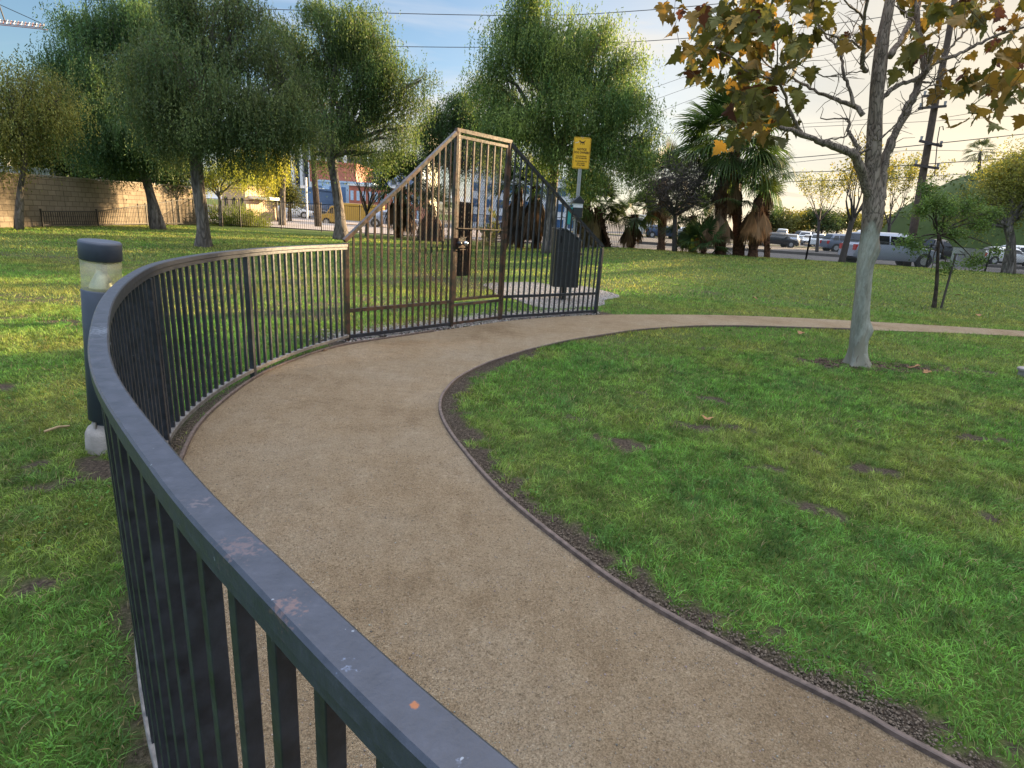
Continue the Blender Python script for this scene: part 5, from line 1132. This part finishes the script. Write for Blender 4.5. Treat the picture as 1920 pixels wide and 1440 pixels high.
# ------------------------------------------------------------ buildings
def bx3(px0,px1,pytop,Y,dep,zb=None,pyb=None):
    a=at(px0,400,Y); b=at(px1,400,Y); t=at((px0+px1)/2,pytop,Y); z0=tz(a[0],Y)-.2 if zb is None else zb
    if pyb is not None: z0=at((px0+px1)/2,pyb,Y)[2]
    return a[0],b[0],z0,t[2]
def bld(name,label,px0,px1,pytop,Y,dep,mat,cat='building',pyb=None,wins=None,winmat=None,roofmat=None,frames=None):
    x0,x1,z0,z1=bx3(px0,px1,pytop,Y,dep,pyb=pyb); th=thing(name,((x0+x1)/2,Y,z0),label,cat); loc=lambda x,y,z:(x-(x0+x1)/2,y-Y,z-z0)
    m=MB(); m.box(loc((x0+x1)/2,Y+dep/2,(z0+z1)/2),(x1-x0,dep,z1-z0)); w_=m.build('wall',mat,th)
    m=MB(); m.box(loc((x0+x1)/2,Y+dep/2,z1+.12),(x1-x0+.3,dep+.3,.25)); m.build('roof',roofmat or mat,th)
    if wins:
        nx,nz,fx,fz,zlo,zhi=wins; cw=(x1-x0)/nx; hz=(zhi-zlo)*(z1-z0)/nz
        for i in range(nx):
            for j in range(nz):
                cx=x0+cw*(i+.5); cz=z0+zlo*(z1-z0)+hz*(j+.5); m=MB(); m.box(loc(cx,Y-.02,cz),(cw*fx,.06,hz*fz)); m.build('window',winmat,th)
    return th,(x0,x1,z0,z1)
bglass=simple('blue_glass',(.03,.09,.20),.15,.3,.6,spec=.8); dglass=simple('dark_facade',(.03,.032,.038),.25,.3,.4)
palebl=simple('pale_blue_panel',(.42,.55,.68),.5); cream=simple('cream_render',(.62,.58,.46),.7); orange=simple('orange_panel',(.42,.13,.08),.6,.15,1.5); bluep=simple('blue_panel',(.10,.18,.32),.5); whiter=simple('white_panel',(.72,.72,.70),.5); beige=simple('beige_render',(.48,.36,.24),.8); brownw=simple('brown_wall',(.10,.07,.055),.8)
th,(x0,x1,z0,z1)=bld('office_tower','dark glass office tower with tall white vertical fins behind the willow and pepper tree',524,650,215,105,14,dglass,wins=(7,9,.85,.35,.03,.98),winmat=simple('office_glass',(.10,.11,.13),.2,.3,2))
for i in range(9):
    x=x0+(x1-x0)*i/8; m=MB(); m.box((x-(x0+x1)/2,-.5,(z1-z0)/2),(.45,.9,z1-z0)); m.build('fin',whiter,th)
th,_=bld('orange_building','orange clad box building with pale blue base behind the forked pepper tree',583,668,307,88,10,orange,pyb=343)
th,_=bld('showroom','pale blue showroom with dark blue window columns beneath the orange box',590,700,343,86,10,palebl,wins=(5,1,.35,.85,.12,.95),winmat=bluep)
th,_=bld('blue_canopy','blue fascia on a low pavilion left of the telegraph pole beyond the far fence',558,592,354,78,8,bluep,'pavilion',wins=(3,1,.8,.35,.05,.55),winmat=palebl)
th,_=bld('cream_building','tall cream building behind the vase shaped leafless tree',692,800,236,112,16,cream,wins=(6,3,.6,.4,.25,.55),winmat=bglass)
th,_=bld('glass_annex','light blue glazed annex in front of the cream building',700,790,318,100,8,palebl,wins=(6,3,.7,.6,.05,.95),winmat=bluep)
th,_=bld('red_shopfront','red and orange latticed shopfront behind the gate wing',655,790,352,80,7,orange,'shop',wins=(12,2,.5,.6,.05,.95),winmat=palebl,roofmat=whiter)
th,_=bld('pale_building','pale building glimpsed between the trunks behind the gate door',880,1085,330,84,9,simple('pale_render',(.55,.58,.62),.7),wins=(9,3,.6,.5,.05,.9),winmat=bglass)
th,_=bld('beige_building','low sunlit beige building just right of the end of the block wall',418,462,352,46,6,beige,wins=(3,1,.4,.4,.3,.9),winmat=dglass)
# white canopy
x0,x1,z0,z1=bx3(478,522,372,48,4); cn=thing('white_canopy',((x0+x1)/2,48,z0),'flat white canopy on thin posts beneath the willow beyond the far fence','canopy')
m=MB(); m.box((0,0,z1-z0),(x1-x0,3.,.22)); m.build('roof',whiter,cn)
for sx_ in(-1,1):
    m=MB(); m.box((sx_*(x1-x0)*.45,0,(z1-z0)/2-.06),(.12,.12,z1-z0-.12)); m.build('post',dark,cn)
# flagpole / white sign post and telegraph pole behind fence
p=at(576,406,60); m=MB(); m.box((0,0,2.0),(.16,.16,4.4)); fp=thing('white_post',(p[0],60,-.1),'tall white post with a small white plate in front of the blue pavilion','post'); m.build('pole',whiter,fp); m=MB(); m.box((-.2,-.1,3.3),(.7,.05,.25)); m.build('plate',whiter,fp)
tp=thing('telegraph_pole',(*at(597,428,43)[:2],0),'brown wooden telegraph pole standing beyond the far fence left of the forked pepper tree','pole'); m=MB(); m.tube([(0,0,-.2),(-.15,0,3),(-.3,0,9.5)],[.27,.2,.15],10); m.build('shaft',M['barkdark'],tp)
# things behind the block wall
x0,x1,z0,z1=bx3(-30,104,312,30,3); tr_=thing('white_trailer',((x0+x1)/2,30,0),'long white trailer top showing above the shaded block wall','trailer'); m=MB(); m.box((0,1.3,z1/2+.3),(x1-x0,2.5,z1-.6)); m.build('box',whiter,tr_,bevel=.03)
m=MB()
for i in range(26): m.box((-(x1-x0)/2+(x1-x0)*i/25,0.02,z1/2+.3),(.05,.06,z1-.7))
m.build('rib',simple('trailer_rib',(.5,.5,.48),.6),tr_)
for s_ in(-.3,.35):
    m=MB(); m.tube([(s_*(x1-x0),.2,.45),(s_*(x1-x0),.5,.45)],.45,16); m.build('wheel',rub,tr_)
rk=thing('ladder_rack',(*at(118,330,31)[:2],0),'grey metal rack frame standing beside the white trailer above the wall','rack'); m=MB()
for x_ in(-.35,.0,.35): m.box((x_,0,1.45),(.05,.05,2.9))
for z_ in(2.2,2.5,2.85): m.box((0,.05,z_),(.75,.04,.05))
m.build('frame',whiter,rk)
x0,x1,z0,z1=bx3(205,263,337,33,2); sg=thing('white_sign_board',((x0+x1)/2,33,0),'white board with a red oval emblem and red letters above the sunlit block wall','sign'); m=MB(); m.prism([(-(x1-x0)/2,0),((x1-x0)/2,0),((x1-x0)/2,.35),((x1-x0)*.3,.78),(-(x1-x0)*.3,.78),(-(x1-x0)/2,.35)],-.04,.04,0,lambda v:(v[0],v[2],v[1]+z1-.70)); bd=m.build('board',whiter,sg)
redp=simple('sign_red',(.55,.02,.06),.5); 
text('TO',.30,z1-.43,.55,bd,redp,y=-.05,sxx=1.15,bold=.02)
m=MB(); 
for rx_,rz_ in((.27,.18),(.10,.17),(.20,.08)):
    vs=[];fs=[];n=24
    for i in range(n):
        a=2*math.pi*i/n
        for s_ in(1.,.72 if rx_>.15 else .55): vs.append((-.33+rx_*s_*math.cos(a),-.05-.002*(rx_<.25),z1-.43+(rz_*s_*math.sin(a) if rz_>.1 else .05+rz_*s_*math.sin(a))))
    m.add(vs,[(2*i,2*((i+1)%n),2*((i+1)%n)+1,2*i+1) for i in range(n)])
m.build('emblem',redp,bd)
for s_ in(-1,1): m=MB(); m.box((s_*.7,.06,(z1-.6)/2),(.08,.08,z1-.6)); m.build('post',dark,sg)
th,_=bld('white_low_building','white low building seen through foliage above the sunlit block wall',178,262,316,52,6,whiter)
th,_=bld('white_shed','white shed at the left edge seen between foliage above the trailer',-20,24,282,46,6,whiter)
# right side buildings
bld('ticket_booth','small white booth with dark windows beside the car park entrance',1196,1228,406,88,4,whiter,'booth',wins=(3,1,.6,.5,.3,.95),winmat=bglass)
bld('long_brown_wall','long brown wall with pale top line behind the cars at the right edge',1815,2010,433,82,3,brownw,'wall',roofmat=cream)
bld('red_shed','small red container between the white van and the utility pole',1704,1722,436,77,3,paintm('red',COL['red']),'container')
x0,x1,z0,z1=bx3(1816,1858,456,38,1.2); cbn=thing('utility_cabinet',((x0+x1)/2,38,tz(x0,38)),'pale grey green utility cabinet beyond the street fence left of the white sedan','cabinet'); m=MB(); m.box((0,0,.62),(x1-x0,1.0,1.24)); cbo=m.build('housing',simple('cabinet_paint',(.30,.33,.27),.6),cbn,bevel=.03); m=MB(); m.box((0,-.505,.62),(.02,.01,1.1)); m.build('door_seam',dark,cbo)
p=at(1799,478,37.5); cb2=thing('junction_box',(p[0],37.5,tz(p[0],37.5)),'small grey junction box on the verge right of the sapling crown','junction box'); m=MB(); m.box((0,0,.4),(.42,.3,.8)); m.build('housing',simple('box_grey',(.33,.33,.34),.5),cb2,bevel=.02); m=MB(); m.box((0,0,.82),(.46,.34,.04)); m.build('lid',dark,cb2)
# shop sign far away
p=at(1471,402,150); ss=thing('distant_sign',(p[0],150,0),'distant red brown billboard above the trees left of the young trees','billboard'); m=MB(); m.box((0,0,p[2]),(4.,.4,1.6)); m.build('panel',simple('billboard_red',(.30,.12,.10),.6),ss); m=MB(); m.box((0,0,p[2]/2),(.3,.3,p[2]-1.6)); m.build('post',dark,ss)
# distant tree line
rt=random.Random(9)
for i,(x,y,Y,r) in enumerate([(1440,408,120,3.2),(1462,412,118,2.8),(1490,416,125,2.6),(1545,412,122,3.),(1572,418,128,2.5),(1640,420,125,3),(1700,420,122,3.4),(1740,420,126,3.4),(1780,425,120,3.5),(1500,420,130,2.2),(1520,410,132,2.2),(1600,415,130,2.6)]):
    c_=at(x,y,Y); b_=tz(c_[0],Y); th=thing('distant_tree',(c_[0],Y,b_),f"{'olive' if i%2 else 'dark green'} distant tree on the horizon behind the car park, {ords[i]} in order of size" if False else f"{['dark green','olive','yellow green'][i%3]} distant tree on the horizon near the {['palm skirts','billboard','first lot cars','feathery tree','young tree','sycamore trunk','utility pole','pole foot','sapling top','red brown house','black off-roader','forked young tree'][i]}",'tree','distant trees behind the car park')
    m=MB(); m.tube([(0,0,-.2),(0.1,0,max(1.,c_[2]-b_))],[.25,.15],6); m.build('trunk',M['barkdark'],th)
    n=70; d=rng.normal(size=(n,3)); d/=np.linalg.norm(d,axis=1)[:,None]; Cc=np.array([0,0,c_[2]-b_])+d*r*rng.random((n,1))**.4*np.array([1.2,1,.75]); V,Fq,T=broad(Cc,30,.5,[(.03,.05,.02),(.07,.08,.025),(.12,.13,.03)][i%3],[(.06,.09,.03),(.12,.12,.03),(.19,.17,.04)][i%3],.5,.14); np_mesh('crown',V,Fq,M['leaf2'],th,tint=T)
bld('distant_house','small distant house with dark red roof left of the feathery tree',1478,1502,408,128,8,simple('house_brown',(.25,.10,.06),.7),'house')
# green hill at the right
hc=np.array([97.,66.]); hr=np.array([57.,18.]); hh=18.
u=np.linspace(-1,1,70); U,Vv=np.meshgrid(u,u); rr_=np.sqrt(U**2+Vv**2); HX=hc[0]+U*hr[0]; HY=hc[1]+Vv*hr[1]; HZ=np.where(rr_<1,np.sqrt(np.clip(1-rr_**1.8,0,1))*hh,0)+.5-1.2*(rr_>=1)+3.4*(fbm(HX,HY,.22,8)-.5)*(rr_<.97)
i_=np.arange(4900).reshape(70,70); Fq=np.stack([i_[:-1,:-1],i_[:-1,1:],i_[1:,1:],i_[1:,:-1]],-1).reshape(-1,4)
ho=np_mesh('hill',np.stack([HX,HY,HZ],-1).reshape(-1,3),Fq,m_asph('hill_green',(.05,.075,.022)),smooth=True); setp(ho,kind='structure')
k_=rng.integers(0,4900,26000); HP=np.stack([HX,HY,HZ],-1).reshape(-1,3)[k_]+rng.normal(size=(26000,3))*np.array([.4,.4,.15]); HP=HP[HP[:,2]>.6]
V,Fq,T=leafquads(HP,rng.normal(size=HP.shape)+np.array([0,0,.4]),.45*rng.uniform(.6,1.3,len(HP)),.10,np.array([.06,.085,.022])*rng.uniform(.5,1.8,(len(HP),1))); o=np_mesh('ivy',V,Fq,M['leaf2'],tint=T); setp(o,'green ivy covering the rounded hill behind the right hand tree','ivy',None,'stuff')
# ------------------------------------------------------------ utility pole and wires
YP=33.4; pb=at(1708,468,YP); z0=tz(pb[0],YP)
up=thing('utility_pole',(pb[0],YP,z0),'tall leaning wooden utility pole behind the sapling, running up into the sycamore leaves','pole')
pp=[at(1708,470,YP),at(1716,410,YP),at(1735,300,YP),at(1757,173,YP),at(1778,70,YP),at(1800,-60,YP)]; pp[0][2]=z0-.2
m=MB(); m.tube(pp,[.21,.20,.18,.165,.15,.13],12,wob=.03); fix(m.build('shaft',simple('pole_wood',(.085,.06,.045),.9,.3,5,bump=.4,bs=20),smooth=True),up)
arms=[((1729,181),(1794,172)),((1722,203),(1774,199)),((1724,264),(1766,274)),((1714,309),(1760,316))]
for a_,b_ in arms:
    m=MB(); A_=at(*a_,YP-.25); B_=at(*b_,YP-.25); m.bar(tuple(A_),tuple(B_),.10,.12); ar=m.build('crossarm',M['twig']); fix(ar,up)
    for t_ in(.06,.94):
        m=MB(); q_=A_+(B_-A_)*t_; m.tube([(q_[0],q_[1],q_[2]+.04),(q_[0],q_[1],q_[2]+.24)],[.05,.07],8); io=m.build('insulator',simple('insulator',(.3,.3,.32),.3)); io.parent=ar
m=MB(); cp=[at(1752,330,YP-.3),at(1758,260,YP-.3),at(1762,238,YP-.3),at(1768,237,YP-.3),at(1769,244,YP-.3)]; m.tube(cp,.025,5); fix(m.build('conduit',M['twig']),up)
wirem=simple('cable',(.02,.02,.022),.6)
def wire(pts,Y,r,label):
    P=[at(x,y,Y+dy) for x,y,dy in pts]; P=np.array(P); m=MB(); 
    if len(P)==2: mid=(P[0]+P[1])/2; mid[2]-=.3; P=np.array([P[0],mid,P[1]])
    PP=np.vstack([2*P[0]-P[1],P,2*P[-1]-P[-2]]); Q=[]
    for i in range(1,len(PP)-2):
        for k in range(8):
            t=k/8; a_,b_,c_,d_=PP[i-1:i+3]; Q.append(.5*((2*b_)+(-a_+c_)*t+(2*a_-5*b_+4*c_-d_)*t*t+(-a_+3*b_-3*c_+d_)*t**3))
    Q.append(PP[-2]); m.tube(Q,r,5); o=m.build('overhead_wire',wirem); setp(o,label,'wire','overhead wires')
wire([(60,-6,0),(500,17,0),(960,29,0),(1200,20,0),(1500,-8,0)],48,.026,'highest dark overhead wire crossing the whole blue sky at the top')
wire([(640,86,0),(960,88,0),(1270,73,0),(1560,45,0),(1790,10,0)],47,.024,'single dark wire passing behind the tall pepper tree below the highest wire')
wire([(1215,168,0),(1340,128,0),(1560,84,0),(1794,30,0)],46,.012,'upper thin wire of the fine bundle right of the tall pepper tree')
wire([(1218,190,0),(1345,148,0),(1560,100,0),(1794,50,0)],46,.012,'second thin wire of the fine bundle right of the tall pepper tree')
wire([(1222,215,0),(1350,170,0),(1560,122,0),(1793,72,0)],46,.012,'third thin wire of the fine bundle right of the tall pepper tree')
wire([(1205,252,0),(1400,243,0),(1560,236,0),(1768,226,0),(1950,214,0)],40,.014,'thin wire crossing halfway up the utility pole')
wire([(1505,232,0),(1640,221,0),(1729,181,0),(1950,160,0)],38,.010,'thin wire meeting the top crossarm of the utility pole')
wire([(1180,308,0),(1300,305,0),(1500,295,0),(1726,272,-7),(1950,248,-3)],40,.024,'thick dark wire joined to the third crossarm of the utility pole')
wire([(1180,300,0),(1400,310,0),(1560,297,0),(1716,282,0),(1950,288,0)],41,.014,'thin sagging wire just under the thick dark wire')
wire([(1150,320,0),(1300,321,0),(1533,322,0),(1716,309,-6),(1950,293,-3)],40,.024,'thick dark wire joined to the lowest crossarm of the utility pole')
wire([(1240,350,0),(1400,343,0),(1560,338,0),(1733,331,0),(1950,316,0)],41,.018,'wire passing just below the lowest crossarm')
wire([(1500,352,0),(1640,345,0),(1740,336,0),(1950,345,0)],44,.012,'lowest thin wire over the far car park')
# crane
cr_=thing('tower_crane',(*at(-60,300,230)[:2],0),'red and white tower crane jib poking in at the top left corner','crane'); m=MB(); wm=MB()
P0=at(-120,33,230); P1=at(84,54,230)
for dz,dy in((0,-1),(0,1),(1.7,0)): m.bar((P0[0],P0[1]+dy,P0[2]+dz),(P1[0],P1[1]+dy,P1[2]+dz*.6),.22)
for i in range(30):
    t0=i/30;t1=(i+1)/30; a_=P0+(P1-P0)*t0; b_=P0+(P1-P0)*t1; (m if i%2 else wm).bar((a_[0],a_[1]-1,a_[2]),(b_[0],b_[1],b_[2]+1.6),.16); (wm if i%2 else m).bar((b_[0],b_[1],b_[2]+1.6),(b_[0],b_[1]-1,b_[2]),.16)
m.add(wm.v,wm.f,1); fix(m.build('jib',[simple('crane_red',(.28,.12,.10),.6),whiter]),cr_)
m=MB(); a_=at(-2,8,230); m.bar(tuple(a_),tuple(at(78,44,230)),.22); m.bar(tuple(at(-2,8,230)),tuple(at(10,42,230)),.3); m.bar(tuple(at(-2,8,230)),tuple(at(-100,30,230)),.22); fix(m.build('tie_bars',dark),cr_)
m=MB(); q_=at(-60,30,230); m.box((q_[0],231.5,q_[2]/2),(2,2,q_[2])); fix(m.build('mast',bpy.data.materials['crane_red']),cr_)
# ------------------------------------------------------------ unseen trees added right of the frame to shade the path
shade=[(33,29.2,10.4),(37,23,11.),(31,17,10.8),(30,10,10.8),(28,3,10.8),(26,-5,10.8),(24,-14,10.8),(45,29.5,10.)]
for i,(x,y,h_) in enumerate(shade):
    th=thing('unseen_shade_tree',(x,y,tz(x,y)),f"unseen broad evergreen added off the right edge, {ords[i]} of the row shading the path",'tree','unseen trees added to shade the path')
    m=MB(); m.tube([(0,0,-.1),(.1,0,h_*.3),(0,0,h_*.6)],[.25,.2,.12],8); m.build('trunk',M['bark'],th)
    n=420; d=rng.normal(size=(n,3)); d/=np.linalg.norm(d,axis=1)[:,None]; Cc=np.array([0,0,h_*.55])+d*rng.random((n,1))**.35*np.array([5.,5.,h_*.45]); V,Fq,T=broad(Cc,26,.45,(.04,.08,.02),(.1,.13,.03),.42,.13); np_mesh('crown',V,Fq,M['leaf2'],th,tint=T)
EXPO=2.03
# ------------------------------------------------------------ sky, sun, camera
SUN_EL=R(10.8); SAZ=R(40)      # azimuth measured from +X towards +Y
sdir=Vector((math.cos(SAZ)*math.cos(SUN_EL),math.sin(SAZ)*math.cos(SUN_EL),math.sin(SUN_EL)))
sl=bpy.data.lights.new('sun','SUN'); sl.energy=5.; sl.angle=R(.6); sl.color=(1,.72,.40); so=link(bpy.data.objects.new('sun',sl)); so.rotation_euler=sdir.to_track_quat('Z','Y').to_euler(); so.location=(30,10,20)
W=bpy.data.worlds.new('World'); S.world=W; W.use_nodes=True; wt=W.node_tree; wn=wt.nodes; bg=wn['Background']
def wN(ty,**k):
    x=wn.new(ty)
    for a_,v in k.items():
        if a_[0]=='_': x.inputs[a_[1:].replace('_',' ')].default_value=v
        else: setattr(x,a_,v)
    return x
sk=wN('ShaderNodeTexSky',sky_type='NISHITA',sun_disc=False); sk.sun_elevation=SUN_EL; sk.sun_rotation=math.pi/2-SAZ; sk.air_density=1.; sk.dust_density=1.; sk.ozone_density=2.5
tc=wN('ShaderNodeTexCoord'); se=wN('ShaderNodeSeparateXYZ'); wt.links.new(tc.outputs['Generated'],se.inputs[0])
zz=wN('ShaderNodeMath',operation='MAXIMUM'); wt.links.new(se.outputs['Z'],zz.inputs[0]); zz.inputs[1].default_value=0.0
za=wN('ShaderNodeMath',operation='ADD'); wt.links.new(zz.outputs[0],za.inputs[0]); za.inputs[1].default_value=.16
dv=wN('ShaderNodeVectorMath',operation='DIVIDE'); wt.links.new(tc.outputs['Generated'],dv.inputs[0]); wt.links.new(za.outputs[0],dv.inputs[1])
mp=wN('ShaderNodeMapping'); mp.inputs['Scale'].default_value=(.55,1.5,.0); mp.inputs['Rotation'].default_value=(0,0,R(-12)); mp.inputs['Location'].default_value=(3.1,.4,0); wt.links.new(dv.outputs[0],mp.inputs['Vector'])
nz=wN('ShaderNodeTexNoise',_Scale=.9,_Detail=9.,_Roughness=.55,_Distortion=.5); wt.links.new(mp.outputs[0],nz.inputs['Vector'])
cr=wN('ShaderNodeValToRGB'); cr.color_ramp.elements[0].position=.41; cr.color_ramp.elements[1].position=.66; wt.links.new(nz.outputs['Fac'],cr.inputs['Fac'])
sc=wN('ShaderNodeVectorMath',operation='SCALE'); sc.inputs['Scale'].default_value=.115; wt.links.new(sk.outputs[0],sc.inputs[0])
# unseen bright cloud veil added overhead to lift the ambient light
hi=wN('ShaderNodeMapRange'); hi.inputs['From Min'].default_value=.42; hi.inputs['From Max'].default_value=.75; wt.links.new(se.outputs['Z'],hi.inputs['Value'])
dt0=wN('ShaderNodeVectorMath',operation='DOT_PRODUCT'); wt.links.new(tc.outputs['Generated'],dt0.inputs[0]); dt0.inputs[1].default_value=(.80,.60,0)
hz=wN('ShaderNodeMapRange'); hz.interpolation_type='SMOOTHSTEP'; hz.inputs['From Min'].default_value=.35; hz.inputs['From Max'].default_value=1.; hz.inputs['To Max'].default_value=.95; wt.links.new(dt0.outputs['Value'],hz.inputs['Value'])
mx0=wN('ShaderNodeMath',operation='MAXIMUM'); wt.links.new(cr.outputs[0],mx0.inputs[0]); wt.links.new(hz.outputs[0],mx0.inputs[1])
mxx=wN('ShaderNodeMath',operation='MAXIMUM'); wt.links.new(mx0.outputs[0],mxx.inputs[0]); wt.links.new(hi.outputs[0],mxx.inputs[1])
cm=wN('ShaderNodeMix',data_type='RGBA'); wt.links.new(mxx.outputs[0],cm.inputs[0]); wt.links.new(sc.outputs[0],cm.inputs[6])
# cloud colour: warm near the sun side and horizon, pale elsewhere
dt=wN('ShaderNodeVectorMath',operation='DOT_PRODUCT'); wt.links.new(tc.outputs['Generated'],dt.inputs[0]); dt.inputs[1].default_value=sdir
mr=wN('ShaderNodeMapRange'); mr.inputs['From Min'].default_value=-.2; mr.inputs['From Max'].default_value=1.; wt.links.new(dt.outputs['Value'],mr.inputs['Value'])
cc=wN('ShaderNodeValToRGB'); e=cc.color_ramp.elements; e[0].position=0; e[0].color=(.34,.39,.47,1); e[1].position=1; e[1].color=(.53,.445,.31,1); q_=e.new(.5); q_.color=(.44,.465,.52,1); wt.links.new(mr.outputs[0],cc.inputs['Fac'])
sr=wN('ShaderNodeValToRGB'); sr.color_ramp.elements[0].position=.36; sr.color_ramp.elements[0].color=(.74,.78,.86,1); sr.color_ramp.elements[1].position=.62; sr.color_ramp.elements[1].color=(1.,1.,1.,1); wt.links.new(nz.outputs['Fac'],sr.inputs['Fac']); sm_=wN('ShaderNodeMix',data_type='RGBA',blend_type='MULTIPLY'); sm_.inputs[0].default_value=1.; wt.links.new(cc.outputs[0],sm_.inputs[6]); wt.links.new(sr.outputs[0],sm_.inputs[7]); wt.links.new(sm_.outputs[2],cm.inputs[7]); vb=wN('ShaderNodeMix',data_type='RGBA',blend_type='MULTIPLY'); vb.inputs[7].default_value=(3.2,3.1,3.0,1); wt.links.new(hi.outputs[0],vb.inputs[0]); wt.links.new(cm.outputs[2],vb.inputs[6]); wt.links.new(vb.outputs[2],bg.inputs['Color']); bg.inputs['Strength'].default_value=.5  # overhead veil multiplied up for ambient fill
W.cycles.sampling_method='MANUAL'; W.cycles.sample_map_resolution=1024
cam=bpy.data.cameras.new('camera'); co=link(bpy.data.objects.new('camera',cam)); S.camera=co
cam.sensor_fit='HORIZONTAL'; cam.sensor_width=36; cam.lens=36*F/1920.; cam.clip_start=.02; cam.clip_end=4000
r0=Vector([float(_rx[0]),float(_fy[0]),float(_up[0])]); r1=Vector([float(_rx[1]),float(_fy[1]),float(_up[1])]); r2=Vector([float(_rx[2]),float(_fy[2]),float(_up[2])])
Mx=Matrix((( r0.x,r1.x,r2.x),(r0.y,r1.y,r2.y),(r0.z,r1.z,r2.z)))
co.matrix_world=Matrix.Translation((0,0,H))@Mx.to_4x4()
S.view_settings.view_transform='Standard'; S.view_settings.look='None'; S.view_settings.exposure=EXPO; S.view_settings.gamma=1
S.cycles.max_bounces=8; S.cycles.transparent_max_bounces=12; S.cycles.use_denoising=True; S.cycles.diffuse_bounces=3; S.cycles.glossy_bounces=3
